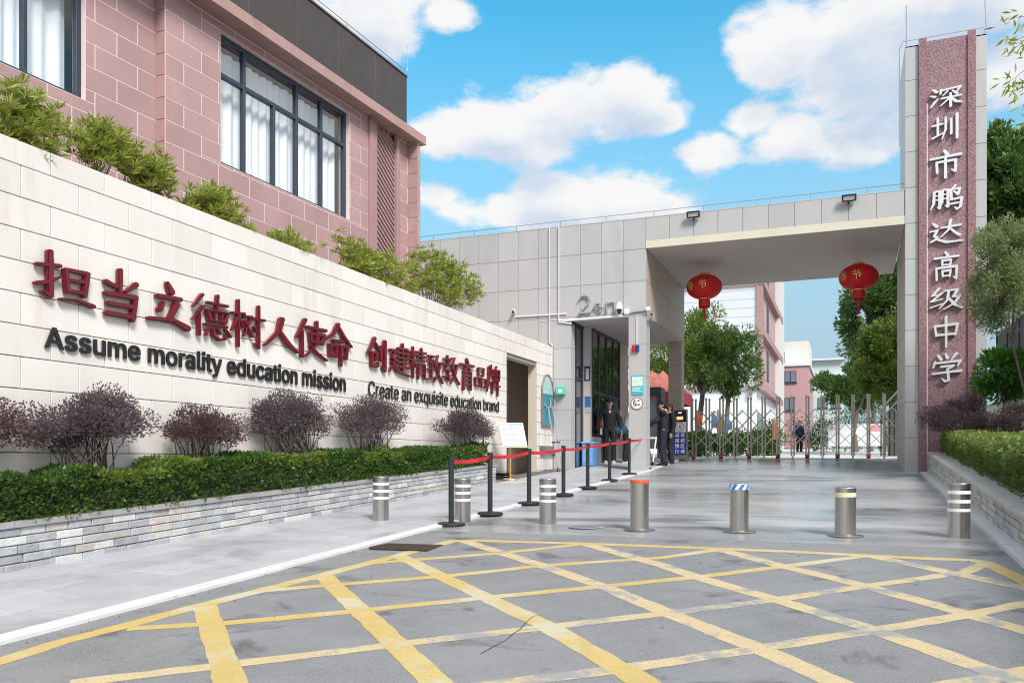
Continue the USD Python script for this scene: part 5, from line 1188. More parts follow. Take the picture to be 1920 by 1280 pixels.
def round_bush(name, label, c, rad, n, m, seed, size, aspect=.5, stems=6, base=None, up=.4, squash=None, lumps=18, hollow=.5, jit=.35, cat='bush', group=None, trunk=.02, cutz=None):
    r = np.random.default_rng(seed); c, rad = np.asarray(c, float), np.asarray(rad, float)
    t = thing(name, label, cat, (0, 0, 0), 0, group)
    if cat == 'tree': lumps = max(lumps, 46)
    Ls = ball(lumps, r) * r.uniform(.45, .80, lumps)[:, None]; lr = r.uniform(.24, .46, lumps); per = n // lumps; P, D = [], []
    if cat == 'tree': Ls = ball(lumps, r) * (r.uniform(.1, 1.0, lumps) ** .45)[:, None]; Ls *= .84; Ls[:, 2] -= .12 * (np.hypot(Ls[:, 0], Ls[:, 1]) > .6); lr = r.uniform(.13, .33, lumps)
    for L, k in zip(Ls, lr):
        q = ball(per, r); rr = r.uniform(0, 1, per) ** hollow
        P.append(L + q * (rr * k)[:, None]); D.append(q + L * .5 + [0, 0, up])
    P, D = np.vstack(P) * rad + c, np.vstack(D)
    if cutz is not None: k = P[:, 2] > cutz; P, D = P[k], D[k]
    V, f = leaf_mesh(P, D, size, aspect, r, jit=jit); put('crown', MB().add(V, f), m, t)
    mb = MB(); b = np.asarray(base if base is not None else c - [0, 0, rad[2] * 1.3], float)
    tg = [L * rad * .9 + c for L in Ls]
    fork = b + (c - [0, 0, rad[2] * .75] - b) * .85
    if stems: 
        if np.linalg.norm(fork - b) > .15: mb.tube([b, (b + fork) / 2 + r.normal(size=3) * .03 * np.linalg.norm(fork - b), fork], [trunk, trunk * .85, trunk * .7], 8)
        branches(fork, tg[:stems], trunk * .6, r, mb, .1, 6, .25); put('trunk' if cat == 'tree' else 'stem', mb, M_bark if cat == 'tree' else M_twig, t)
    return t
p = ony(1806, 784, 18.6); round_bush('purple_bush', 'wide dark purple bush at the foot of the tall pylon', p, (.78, .6, .48), 15000, M_lorop3, 51, .036, .5, 12, p - [0, 0, .75])
p = ony(1902, 790, 16.8); round_bush('purple_bush', 'purple bush at the right photo edge behind the hedge', p, (.42, .45, .38), 6000, M_lorop3, 52, .034, .5, 9, p - [0, 0, .65])
p = ony(1882, 702, 18.9); round_bush('glossy_bush', 'bright green glossy leaved bush below the black fence', p, (.62, .55, .55), 5200, M_glossy, 53, .11, .36, 10, p - [0, 0, 1.4])
p = ony(1884, 505, 18.3); round_bush('olive_tree', 'wispy olive green small tree overlapping the right side of the pylon', p, (.85, .8, 1.25), 26000, M_olive, 54, .075, .26, 7, p - [-.85, 0, 4.0], cat='tree', trunk=.03, jit=.9, hollow=.6, lumps=60)
p = ony(1893, 345, 30); round_bush('leafy_tree', 'tall dense green tree behind the right side of the pylon', p, (1.3, 1.6, 1.95), 14000, M_tree, 55, .22, .5, 10, p - [-.3, 0, 5.6], cat='tree', trunk=.14)
p = ony(1925, 450, 31); round_bush('leafy_tree', 'lighter green tree right of the dense tree at the photo edge', p, (1.4, 1.5, 2.6), 12000, M_hedgey, 56, .22, .45, 8, p - [0, 0, 4.2], cat='tree', trunk=.12)
# overhanging spray of leaves at the top right
r = np.random.default_rng(57); t = thing('overhanging_branch', 'thin leafy branches hanging in at the top right corner', 'branch')
P, D, mb = [], [], MB()
root = ony(2060, 60, 14.5)
for px, py in ((1900, 35), (1912, 100), (1897, 170), (1905, 215), (1890, 190), (1918, 150), (1915, 255), (1930, 60), (1940, 200), (1912, 62)):
    e = ony(px, py, 14.5) + r.normal(size=3) * [.05, .3, .05]; mid = (root + e) / 2 + [0, 0, .2]; s = np.linspace(0, 1, 6)[:, None]
    pts = (1 - s) ** 2 * root + 2 * s * (1 - s) * mid + s ** 2 * e; mb.tube(pts, np.linspace(.012, .003, 6), 5, cap=False)
    q = e + r.normal(size=(14, 3)) * .10; P.append(q); D.append(r.normal(size=(14, 3)) * .7 + [-.5, 0, -.5])
V, f = leaf_mesh(np.vstack(P), np.vstack(D), .15, .24, r); put('leaves', MB().add(V, f), M_bamboo, t); put('twig', mb, M_twig, t)
# retaining wall and black fence
rw = thing('retaining_wall', 'cream retaining wall behind the glossy bush at right', 'wall')
put('face', MB().box(3.4, 3.7, 14, 26, .8, 2.62), M_cream, rw); put('cap', MB().box(3.36, 3.74, 14, 26, 2.622, 2.68, .01), M_creamtrim, rw)
fe = thing('black_fence', 'black mesh fence with posts on top of the retaining wall', 'fence')
for k in range(6):
    y = 17.2 + k * 1.5; put('post', MB().box(3.52, 3.58, y - .03, y + .03, 2.68, 4.52), M_blackm, fe)
    if k < 5:
        put('mesh_panel', MB().box(3.545, 3.555, y + .04, y + 1.46, 2.85, 4.38), mat('fence_navy', (0.02, 0.022, 0.035), rough=.6), fe)
        put('rail', MB().box(3.53, 3.57, y + .031, y + 1.469, 4.385, 4.43), M_steeld, fe); put('rail', MB().box(3.53, 3.57, y + .031, y + 1.469, 2.78, 2.82), M_blackm, fe)

# ---------------------------------------------------------------- beyond the gate
def cz(y): return float(g(y))
p = ony(1318, 655, 33); round_bush('street_tree', 'yellow green tree beyond the gate, nearest the porch pillar', p, (1.5, 1.5, 1.75), 15000, M_treey, 61, .12, .42, 9, np.array([p[0] - .1, 33, cz(33)]), cat='tree', trunk=.13)
p = ony(1368, 672, 32.2); round_bush('street_tree', 'darker green tree beyond the gate with slanting trunks', p, (1.35, 1.4, 1.55), 12000, M_tree, 62, .12, .42, 9, np.array([p[0] - .35, 32.2, cz(32)]), cat='tree', trunk=.11)
p = ony(1240, 668, 36); round_bush('street_tree', 'autumn coloured tree seen through the porch', p, (1.9, 1.6, 1.5), 9000, M_treey, 63, .14, .42, 8, np.array([p[0], 36, cz(36)]), cat='tree', trunk=.12)
p = ony(1668, 580, 38); round_bush('big_tree', 'tall dark green tree beyond the gate, beside the pylon leg', p, (2.0, 2.0, 2.4), 20000, M_tree, 64, .18, .45, 9, np.array([p[0] + .6, 38, cz(38)]), cat='tree', trunk=.2)
p = ony(1668, 668, 36.5); round_bush('big_tree', 'bright green tree beyond the gate below the tall dark tree', p, (1.75, 1.6, 1.9), 20000, M_hedgey, 65, .17, .45, 9, np.array([p[0] + .4, 36.5, cz(36)]), cat='tree', trunk=.16)
p = ony(1604, 715, 44); round_bush('big_tree', 'lower dark tree beyond the gate before the far teal building', p, (2.1, 1.8, 1.6), 14000, M_tree, 66, .18, .45, 8, np.array([p[0], 44, cz(44)]), cat='tree', trunk=.16)
p = ony(1632, 640, 46); round_bush('big_tree', 'thin greyish tree reaching left of the bright tree', p, (1.5, 1.5, 1.9), 3500, M_olive, 67, .22, .45, 8, np.array([p[0], 46, cz(46)]), cat='tree', trunk=.13)
for i, (px, y, rr, h, lab) in enumerate(((1312, 30, .9, .8, 'low dark shrub beyond the gate under the yellow green tree'), (1362, 30.5, .8, .75, 'low dark shrub beyond the gate under the darker tree'), (1402, 31, .9, .9, 'low shrub beyond the gate before the white wall'), (1440, 32, .8, 1.15, 'taller dark shrub beyond the gate at the pink corner'), (1530, 46, 1.7, 1.6, 'dark shrub before the small pink building'), (1585, 48, 2.2, 2.3, 'wide dark shrub behind the white banner'), (1650, 47, 2.0, 2.0, 'dark shrub behind the right end of the white banner'))):
    p = ony(px, 830, y); round_bush('shrub', lab, (p[0], y, cz(y) + h * .5), (rr, .6, h * .62), 2200, M_hedge, 70 + i, .12, .45, 5, (p[0], y, cz(y)), cutz=cz(y) + .02)
def plain_windows(par, y, wins, m):
    for (xl, xr, yt, yb) in wins:
        a, b = ony(xl, yb, y), ony(xr, yt, y)
        f = put('window', MB().box(a[0], b[0], y - .06, y - .005, a[2], b[2]).box(a[0] - .08, b[0] + .08, y - .12, y - .06, a[2] - .12, a[2]), M_frame, par)
        for k in range(2): w = (b[0] - a[0]) / 2; put('pane', MB().box(a[0] + w * k + .05, a[0] + w * (k + 1) - .05, y - .075, y - .061, a[2] + .06, b[2] - .06), mat('far_glass', (0.16, 0.19, 0.22), rough=.12), f)
M_tilew = mat('white_tile', (0.62, 0.66, 0.70), rough=.4, var=.03, vs=.4)
A = thing('white_and_pink_building', 'white tiled building with pink framed side beyond the gate', 'building')
YA = 60.0; c0, c1 = ony(1419, 700, YA), ony(1430, 700, YA); xs_ = c1[0]
ye = onx(1466, 700, xs_)[1]
zf = [ony(1425, py, YA)[2] for py in (724, 622, 527)]
zf.append(zf[2] + (zf[1] - zf[0]) * 1.0)
put('white_wall', MB().box(-24, c0[0], YA, YA + 9, cz(60), zf[3]), M_tilew, A)
put('side_wall', MB().box(c0[0], xs_ - .35, YA + .4, ye - .01, cz(60), zf[0]), M_whitew, A)
for a, b in zip(zf, zf[1:]): put('side_wall', MB().box(c0[0] + .01, xs_ - .25, YA + .4, ye - .01, a, b), M_pink, A)
put('corner_post', MB().box(c0[0] + .001, xs_, YA - .15, YA + .6, zf[0], zf[3] + .3), M_pinkr, A); put('corner_post', MB().box(xs_ - .8, xs_, ye - .6, ye, cz(60), zf[3] + .3), M_pinkr, A)
for z in zf: put('floor_band', MB().box(xs_ - .249, xs_ + .1, YA - .2, ye + .2, z - .25, z + .25), M_pinkr, A)
for z in zf[:3]: put('floor_band', MB().box(-24, c0[0], YA - .12, YA - .002, z - .28, z + .05), mat('mauve_band', (0.30, 0.22, 0.24), rough=.7), A)
for k in range(12):
    for zz_ in np.arange(zf[0] + .6, zf[3], .6): 
        if k == 0: put('tile_course', MB().box(-24, c0[0] - .01, YA - .012, YA - .001, zz_, zz_ + .03), mat('tile_joint', (0.46, 0.49, 0.53), rough=.5), A)
for a, b in zip(zf, zf[1:]):
    f = put('window', MB().box(xs_ - .24, xs_ - .20, YA + 1.2, YA + 3.4, a + .9, b - .6), M_frame, A); put('pane', MB().box(xs_ - .199, xs_ - .19, YA + 1.3, YA + 3.3, a + 1.0, b - .7), mat('far_glass', (0.16, 0.19, 0.22), rough=.12), f)
    f = put('window', MB().box(xs_ - .24, xs_ - .20, YA + 6.0, YA + 7.4, a + .9, b - .6), M_frame, A)
put('lamp_box', MB().box(ony(1405, 730, YA)[0], ony(1411, 730, YA)[0], YA - .3, YA - .002, ony(1408, 742, YA)[2], ony(1408, 724, YA)[2]), M_steeld, A)
put('tower', MB().box(ony(1436, 600, 74)[0], ony(1461, 600, 74)[0], 74, 80, cz(74), ony(1450, 500, 74)[2]), mat('pale_tower', (0.60, 0.60, 0.58), rough=.7), A)
B = thing('small_pink_building', 'small pink building with pale upper block beyond the gate', 'building')
YB_ = 84.0; q = lambda px, py: ony(px, py, YB_)
put('wall', MB().box(q(1463, 700)[0], q(1516, 700)[0], YB_, YB_ + 12, cz(84), q(1490, 686)[2]), mat('far_pink', (0.46, 0.27, 0.28), rough=.7, var=.04, vs=.5), B)
put('parapet', MB().box(q(1463, 700)[0] - .1, q(1516, 700)[0] + .15, YB_ - .15, YB_ + 12.1, q(1490, 686)[2], q(1490, 681)[2]), M_whitew, B)
put('upper_block', MB().box(q(1464, 700)[0], q(1515, 700)[0], YB_ + 1.5, YB_ + 9, q(1490, 681)[2], q(1490, 636)[2]), mat('pale_render', (0.66, 0.65, 0.60), rough=.7), B)
put('upper_panel', MB().box(q(1470, 700)[0], q(1493, 700)[0], YB_ + 1.4, YB_ + 1.49, q(1490, 679)[2], q(1490, 655)[2]), M_whitew, B)
plain_windows(B, YB_, [(1471, 1493, 695, 717), (1471, 1489, 745, 769)], None)
f = put('window', MB().box(q(1516, 700)[0] + .001, q(1516, 700)[0] + .05, YB_ + 4, YB_ + 6, q(1500, 728)[2], q(1500, 705)[2]), M_frame, B)
C_ = thing('far_teal_building', 'pale teal far building with flat roof between the trees', 'building')
YC = 112.0; q = lambda px, py: ony(px, py, YC)
put('wall', MB().box(q(1515, 700)[0], q(1582, 700)[0], YC, YC + 10, cz(90), q(1540, 676)[2]), mat('far_teal', (0.50, 0.58, 0.58), rough=.7), C_)
put('roof_edge', MB().box(q(1513, 700)[0], q(1584, 700)[0], YC - .6, YC + 10, q(1540, 676)[2], q(1540, 673)[2]), M_whitew, C_)
put('upper_band', MB().box(q(1513, 700)[0], q(1584, 700)[0], YC - .3, YC - .01, q(1540, 705)[2], q(1540, 701)[2]), M_whitew, C_)
plain_windows(C_, YC, [(1533, 1552, 708, 722), (1558, 1576, 708, 722), (1533, 1552, 745, 765), (1558, 1576, 745, 765)], None)
far = thing('far_block', 'row of pale far houses on the skyline behind the tents', 'building')
for (x0, x1, z1) in ((-60, -42, 14), (-41, -30, 11)): put('wall', MB().box(x0, x1, 118, 126, 1, z1), M_whitew, far)
# white event hoarding, pennants, tents, walk-through frame
bn_ = thing('event_banner', 'long white and pink printed banner behind the gate', 'banner'); q = lambda px, py: ony(px, py, 44)
put('board', MB().box(q(1553, 800)[0], q(1661, 800)[0], 44, 44.05, q(1600, 836)[2], q(1600, 795)[2]), mat('banner_white', (0.74, 0.74, 0.78), rough=.5), bn_)
M_pr = mat('banner_pink', (0.66, 0.30, 0.36), rough=.5)
for (a, b, c, d) in ((1632, 1650, 797, 808), (1556, 1562, 799, 806)): put('print', MB().box(q(a, c)[0], q(b, c)[0], 43.985, 43.998, q(a, d)[2], q(a, c)[2]), M_pr, bn_)
for (x0, x1) in ((1548, 1550), (1664, 1666)): put('leg', MB().box(q(x0, 800)[0], q(x1, 800)[0], 44.0, 44.06, cz(44), q(1600, 795)[2]), M_steeld, bn_)
for px, yt, yb, col, lab in ((1304, 768, 800, (0.75, 0.16, 0.04), 'orange pennant flag beyond the gate by the display column'), (1334, 772, 802, (0.25, 0.42, 0.68), 'pale blue pennant flag beyond the gate'), (1345, 768, 812, (0.70, 0.50, 0.22), 'yellow pennant flag beyond the gate'), (1360, 782, 806, (0.22, 0.45, 0.72), 'bright blue pennant flag beyond the gate before the white wall'), (1420, 774, 806, (0.45, 0.66, 0.58), 'mint pennant flag beyond the gate'), (1448, 786, 824, (0.75, 0.22, 0.06), 'orange pennant flag beyond the gate by the pink corner')):
    y = 28.5; a, b = ony(px, yt, y), ony(px, yb, y); t = thing('pennant', lab, 'flag', (a[0], y, cz(y)), 0, None); h0, h1 = b[2] - cz(y), a[2] - cz(y)
    put('pole', MB().tube([(0, 0, 0), (0, 0, h1 + .02)], .012, 6), M_steeld, t)
    s = np.linspace(0, 1, 7); V = np.vstack([np.column_stack([.015 + s * 0, .02 * np.sin(s * 6), h1 - s * (h1 - h0)]), np.column_stack([.05 + .17 * np.sin(s * 2.4) + s * .03, .05 * np.sin(s * 5 + 1), h1 - s * (h1 - h0)])])
    put('cloth', MB().add(V, [[k, k + 1, 8 + k, 7 + k] for k in range(6)]), mat('pennant_' + '_'.join(f'{int(c * 100)}' for c in col), col, rough=.7, trans=.7), t)
M_tent = mat('salmon_canopy', (0.62, 0.20, 0.16), rough=.6, trans=.7); M_tentd = mat('dark_red_valance', (0.30, 0.02, 0.03), rough=.6)
for lab, px, y in (('salmon canopy tent seen through the porch, nearer the pillar', 1222, 29), ('salmon canopy tent seen through the porch, farther right', 1243, 29.8)):
    a = ony(px, 738, y); x0, z0 = a[0], a[2]; zt = ony(px, 694, y)[2]; hw = .85
    t = thing('canopy_tent', lab, 'tent', (x0, y, cz(y))); z0 -= cz(y); zt -= cz(y)
    n = 9; u = np.linspace(-1, 1, n); X, Y = np.meshgrid(u, u, indexing='ij'); m_ = np.maximum(abs(X), abs(Y)); Z = z0 + (zt - z0) * (1 - m_) ** 1.35
    V = np.stack([X * hw, Y * hw, Z], -1).reshape(-1, 3); f = [[i * n + j, (i + 1) * n + j, (i + 1) * n + j + 1, i * n + j + 1] for i in range(n - 1) for j in range(n - 1)]
    put('roof', MB().add(V, f), M_tent, t)
    put('valance', MB().box(-hw, hw, -hw - .01, -hw, z0 - .42, z0).box(-hw, hw, hw, hw + .01, z0 - .42, z0).box(-hw - .01, -hw, -hw, hw, z0 - .42, z0).box(hw, hw + .01, -hw, hw, z0 - .42, z0), M_tentd, t)
    for sx_ in (-1, 1):
        for sy in (-1, 1): put('leg', MB().box(sx_ * hw - .03, sx_ * hw + .03, sy * hw - .03, sy * hw + .03, 0, z0), M_steeld, t)
y = 26.5; a, b = ony(1197, 745, y), ony(1243, 745, y)
t = thing('walk_through_detector', 'grey and white walk-through detector frame behind the porch pillar', 'gate', (0, 0, 0)); zz0, zz1 = cz(y), ony(1220, 743, y)[2]
put('side_panel', MB().box(a[0] - .1, a[0] + .06, y - .3, y + .3, zz0, zz1), M_whitew, t); put('side_panel', MB().box(b[0] - .12, b[0], y - .3, y + .3, zz0, zz1), mat('dark_grey_panel', (0.10, 0.10, 0.11), rough=.5), t)
put('header', MB().box(a[0] - .1, b[0], y - .3, y + .3, zz1, zz1 + .27, .02), mat('dark_grey_panel', (0.10, 0.10, 0.11), rough=.5), t)
put('infill', MB().box(a[0] + .061, b[0] - .2, y + .1, y + .12, zz0 + .3, zz1 - .05), M_whitew, t)
# stair rail seen at the right behind the gate
t = thing('stair_rail', 'dark sloping stair rail behind the right end of the gate', 'railing')
a, b = ony(1652, 768, 30), ony(1694, 722, 29)
put('hand_rail', MB().tube([a, b], .035, 7), M_steeld, t); put('lower_rail', MB().tube([a - [0, 0, .3], b - [0, 0, .3]], .03, 7), M_steeld, t)
for k in range(6): s = k / 5; p = a + (b - a) * s; put('baluster', MB().tube([p, (p[0], p[1], cz(30))], .025, 6), M_blackm, t)
put('stair_side', MB().box(ony(1668, 800, 29.5)[0], ony(1700, 800, 29.5)[0], 29.6, 31, cz(29), ony(1680, 770, 29.5)[2]), mat('dark_stone', (0.09, 0.085, 0.08), rough=.8), t)

# ---------------------------------------------------------------- things on the pavement
p = onpave(957, 899)
t = thing('notice_stand', 'white notice board with gold frame on a brass pole stand', 'sign', p, 0)
put('foot', MB().lathe([(0, .035), (.05, .034), (.15, .02), (.16, 0)], 28), M_gold, t, smooth=40)
zb_ = ony(966, 838, p[1])[2] - p[2]
put('pole', MB().tube([(0, 0, .02), (0, 0, zb_ + .12)], .014, 10), M_gold, t)
az = math.radians(38); nrm = np.array([math.sin(az) * .84, -math.cos(az) * .84, .54]); nrm /= np.linalg.norm(nrm)
ux = np.array([math.cos(az), math.sin(az), 0]); uy = np.cross(nrm, ux)
if uy[2] < 0: uy = -uy
cB = np.array([.05, 0, zb_ + .25]); W_, H_ = .27, .31
mb = MB().obox(cB, ux, nrm, uy, W_, .012, H_, .004)
put('board', mb, M_gold, t)
put('sheet', MB().obox(cB + nrm * .0125, ux, nrm, uy, W_ - .009, .0015, H_ - .009), mat('paper', (0.66, 0.67, 0.70), rough=.5), t)
mb = MB(); 
for s in (-1, 1): mb.obox(cB + nrm * .0145 + uy * s * (H_ - .035), ux, nrm, uy, W_ - .021, .0004, .012)
put('blue_border', mb, mat('border_blue', (0.10, 0.28, 0.55), rough=.4), t)
mb = MB(); rr = np.random.default_rng(5)
for k in range(13): w = rr.uniform(.12, .2); mb.obox(cB + nrm * .0145 + uy * (.17 - k * .031) + ux * (w - .2), ux, nrm, uy, w, .0004, .006)
put('text_lines', mb, mat('grey_text', (0.16, 0.16, 0.19), rough=.5), t); put('emblem', MB().obox(cB + nrm * .0145 + uy * .225, ux, nrm, uy, .05, .0004, .018), M_green, t)
p = onpave(942, 897); t = thing('cable_coil', 'black coiled cable on the pavement at the planter end', 'cable', p)
mb = MB(); rr = np.random.default_rng(6)
for k in range(7):
    a = np.linspace(0, 2 * math.pi, 26); R_ = .13 + rr.uniform(-.03, .03); mb.tube(np.column_stack([R_ * 1.2 * np.cos(a) + rr.normal() * .012, R_ * np.sin(a) + rr.normal() * .012, .02 + k * .016 + .008 * np.sin(a * 2 + k)]), .014, 6, cap=False)
put('coil', mb, M_black, t)
# leaning poles with loops, teal shield
foot = onpave(1046, 884)
for k, lab in enumerate(('steel restraint pole with a loop head leaning on the wall end', 'second steel restraint pole leaning right of the first')):
    a = onpave(1047 + k * 9, 884) + [0, 0, .01]; b = onx(1028 + k * 8, 765, WX + .10)
    t = thing('restraint_pole', lab, 'pole', (0, 0, 0)); d = (b - a) / np.linalg.norm(b - a)
    put('shaft', MB().tube([a, b], .016, 8), mat('grey_pole', (0.30, 0.30, 0.31), rough=.65), t); put('rubber_foot', MB().tube([a - d * .0, a + d * .09], .03, 8), M_blackm, t)
    up = np.array([0, math.sin(.12), 1.0]); sd = np.array([0.25, .97, 0]); Rr = .16
    an = np.linspace(-math.pi * 1.12, .12 * math.pi, 16); c = b + d * .22
    put('loop', MB().tube([c + sd * Rr * math.cos(x) + d * Rr * 1.3 * math.sin(x) for x in an], .016, 7), mat('grey_pole', (0.30, 0.30, 0.31), rough=.65), t)
    put('clamp', MB().tube([a + (b - a) * .45 - sd * .06, a + (b - a) * .45 + sd * .06], .02, 8), M_blackm, t)
t = thing('riot_shield', 'clear and teal shield with rounded top hung on the wall end', 'shield', (0, 0, 0))
a, b = onx(1016, 812, WX + .035), onx(1042, 706, WX + .035); y0_, y1_, z0_, z1_ = a[1], b[1], onx(1030, 800, WX + .03)[2], b[2]
w_s = (y1_ - y0_) / 2; pr = [(0, 0), (w_s * 1.6, 0)] + [(w_s * .8 + w_s * .8 * math.cos(x), (z1_ - z0_) - w_s * 1.0 + w_s * 1.0 * math.sin(x)) for x in np.linspace(0, math.pi, 14)]
sh = Polygon(pr); Mx = lambda v: np.stack([WX + .02 + v[:, 2], y0_ + v[:, 0], z0_ + v[:, 1]], 1)
rim = sh.difference(sh.buffer(-.02)); put('rim', MB().poly(rim, Mx, .035), M_steeld, t)
low = sh.intersection(sbox(-1, -1, 5, (z1_ - z0_) * .62)).buffer(-.021)
put('lower_plate', MB().poly(low, Mx, .02), M_teal, t)
put('clear_plate', MB().poly(sh.buffer(-.021).difference(sbox(-1, -1, 5, (z1_ - z0_) * .62)), Mx, .012), mat('pale_teal_plastic', (0.40, 0.56, 0.56), rough=.25), t)
put('rack', MB().box(WX + .002, WX + .09, y0_ - .1, y1_ + .5, onx(1030, 850, WX)[2], onx(1030, 845, WX)[2]).box(WX + .002, WX + .03, y0_ - .1, y1_ + .5, onx(1030, 846, WX)[2] + .02, onx(1030, 836, WX)[2]), M_steeld, label='grey steel wall rack low on the wall behind the poles', cat='rack')
# blue bin
p = onpave(1106, 873); t = thing('blue_bin', 'light blue plastic bin in the porch beside the brown counter', 'bin', p, -8)
k = .15
put('body', m3_mesh := tm(*chamfer(-k, k, -.2, .2, .0, .58, .02)), M_blue, t); put('lid', tm(*chamfer(-k - .015, k + .015, -.215, .215, .581, .63, .015)), mat('pale_blue_plastic', (0.20, 0.45, 0.78), rough=.4), t)
put('panel', tm(*chamfer(-.11, .11, -.208, -.2005, .08, .5, .003)), mat('pale_blue_plastic', (0.20, 0.45, 0.78), rough=.4), t)
# white folded trolley by the guard
p = onpave(1222, 872); t = thing('trolley', 'white folding trolley frame beside the guard', 'trolley', p)
for sx_ in (-.12, .12): put('leg', MB().tube([(sx_ - .08, -.05, .05), (sx_, 0, .75)], .022, 7), M_white, t); put('leg', MB().tube([(sx_ + .12, .1, .05), (sx_ - .02, 0, .75)], .018, 7), M_steeld, t); put('wheel', MB().tube([(sx_ - .09, -.08, .05), (sx_ - .09, -.02, .05)], .05, 10), M_blackm, t)
put('handle', MB().tube([(-.12, 0, .75), (-.1, -.02, 1.0), (.1, -.02, 1.0), (.12, 0, .75)], .02, 7), M_steeld, t); put('crossbar', MB().tube([(-.14, 0, .72), (.14, 0, .72)], .025, 7), M_white, t)

# ---------------------------------------------------------------- people
def hull_chain(pts):
    """pts: [(a, ra, b, rb), ...] -> one manifold"""
    out = []
    for a, ra, b, rb in pts:
        V = []
        for c, r_ in ((a, ra), (b, rb)):
            s = _ico; V.append(np.asarray(c) + s * np.asarray(r_))
        out.append(m3.Manifold.hull_points(np.vstack(V)))
    return m3.Manifold.batch_boolean(out, m3.OpType.Add)
_ico = np.asarray(trimesh.creation.icosphere(2, 1.0).vertices)
def smooth_m(m, edge=.03, it=8):
    mm = m.refine_to_length(edge).to_mesh(); t = trimesh.Trimesh(np.asarray(mm.vert_properties)[:, :3], np.asarray(mm.tri_verts), process=True)
    if it: trimesh.smoothing.filter_taubin(t, iterations=it)
    return t
def person(label, loc, heading, H, jacket, trousers, shoes, arms, cap=None, hair=True, legs=((-.1, .02), (.1, -.02)), lean=0.0, accents=(), ponytail=False, head_turn=0.0, jl=.0, bag=None):
    """heading: degrees, 0 faces -y (the camera); arms: two (elbow, wrist) pairs in body coordinates (x = the person's left, y = backwards, z up)"""
    k = H / 1.72
    t = thing('person', label, 'person', loc, heading)
    A = lambda *p: np.array(p, float) * k
    hip, ch, nk, hd = A(0, .0, .93), A(0, lean * .6 + .0, 1.30), A(0, lean - .0, 1.46), A(0, lean * 1.15 - .03, 1.60)
    sh = [A(-.185, lean * .85, 1.40), A(.185, lean * .85, 1.40)]
    hips = [A(-.09, 0, .92), A(.09, 0, .92)]
    kn = [A(lx * 1.0, ly - .02, .50) for lx, ly in legs]; an = [A(lx * 1.05, ly + .02, .09) for lx, ly in legs]
    el = [A(*arms[0][0]), A(*arms[1][0])]; wr = [A(*arms[0][1]), A(*arms[1][1])]
    # body: one continuous skin
    R = lambda *r_: np.array(r_) * k
    C = [(hip, R(.14, .10, .10), ch, R(.155, .105, .12)), (ch, R(.155, .105, .10), nk - A(0, 0, .06), R(.11, .07, .04)), (nk - A(0, 0, .05), R(.056, .056, .05), hd - A(0, 0, .06), R(.052, .054, .05)),
         (hd, R(.074, .094, .10), hd - A(0, .02, .07), R(.052, .065, .052)), (hd - A(0, .095, .015), R(.012, .012, .012), hd - A(0, .103, .035), R(.015, .013, .012))]
    for s in (0, 1):
        C += [(hips[s], R(.085, .09, .08), kn[s], R(.055, .06, .05)), (kn[s], R(.055, .06, .05), an[s], R(.038, .042, .04)), (an[s], R(.03, .035, .03), an[s] - A(0, .09, .055), R(.025, .03, .018))]
        C += [(sh[s], R(.055, .055, .055), el[s], R(.042, .042, .042)), (el[s], R(.042, .042, .042), wr[s], R(.028, .028, .028))]
        d = wr[s] - el[s]; d = d / np.linalg.norm(d); sd = np.cross(d, [0, 1, 0]); sd = sd / max(np.linalg.norm(sd), 1e-6); pc = wr[s] + d * .085 * k
        C.append((wr[s], R(.028, .022, .022), pc, R(.036, .022, .03)))
        fw = np.cross(sd, d)
        for q, L in zip((-1.5, -.5, .5, 1.5), (.060, .075, .080, .068)):
            b = pc + fw * q * .017 * k; m = b + d * L * .6 * k + sd * .0; e = m + d * L * .45 * k - sd * .025 * k * (1 if s else -1)
            C += [(b, R(.0095, .0095, .0095), m, R(.0088, .0088, .0088)), (m, R(.0088, .0088, .0088), e, R(.0075, .0075, .0075))]
        b = wr[s] + d * .035 * k - fw * .03 * k; C.append((b, R(.012, .012, .012), b + d * .055 * k - fw * .022 * k, R(.009, .009, .009)))
        C.append((hd + A(-.074 if s else .074, .012, -.012), R(.012, .018, .028), hd + A(-.078 if s else .078, .018, -.005), R(.010, .016, .024)))
    put('body', smooth_m(hull_chain(C), .022 * k, 3), M_skin, t, smooth=True)
    for s in (-1, 1): put('eye', MB().mesh(trimesh.creation.icosphere(1, .011 * k)).__class__().mesh(trimesh.Trimesh(_ico * .011 * k + (hd + A(s * .032, -.083, .008)), trimesh.creation.icosphere(2, 1.0).faces, process=False)), M_hair, t)
    put('mouth', MB().obox(hd + A(0, -.088, -.068), (1, 0, 0), (0, 1, 0), (0, 0, 1), .02 * k, .006 * k, .005 * k), mat('lips', (0.35, 0.13, 0.11), rough=.5), t)
    # clothes
    J = [(hip + A(0, 0, jl), R(.168, .125, .05), ch, R(.18, .135, .12)), (ch, R(.18, .135, .12), nk - A(0, -.01, .045), R(.12, .085, .045)), (nk - A(0, 0, .035), R(.075, .075, .03), nk - A(0, 0, .01), R(.068, .068, .02))]
    for s in (0, 1): J += [(sh[s], R(.078, .08, .07), el[s], R(.064, .064, .064)), (el[s], R(.064, .064, .064), wr[s], R(.046, .046, .046)), (sh[s], R(.078, .08, .07), ch, R(.15, .11, .1))]
    jk = smooth_m(hull_chain(J), .028 * k, 6); n = meshkit.fbm(jk.vertices * 9, 3, 4) - .5; jk.vertices += jk.vertex_normals * (n * .022)[:, None]
    put('jacket', jk, jacket, t, smooth=True)
    T = [(hip + A(0, 0, .06), R(.15, .112, .05), hip - A(0, 0, .05), R(.155, .118, .07))]
    for s in (0, 1): T += [(hips[s] - A(0, 0, .02), R(.098, .108, .08), kn[s], R(.078, .085, .06)), (kn[s], R(.078, .085, .06), an[s] + A(0, .005, .0), R(.066, .072, .04))]
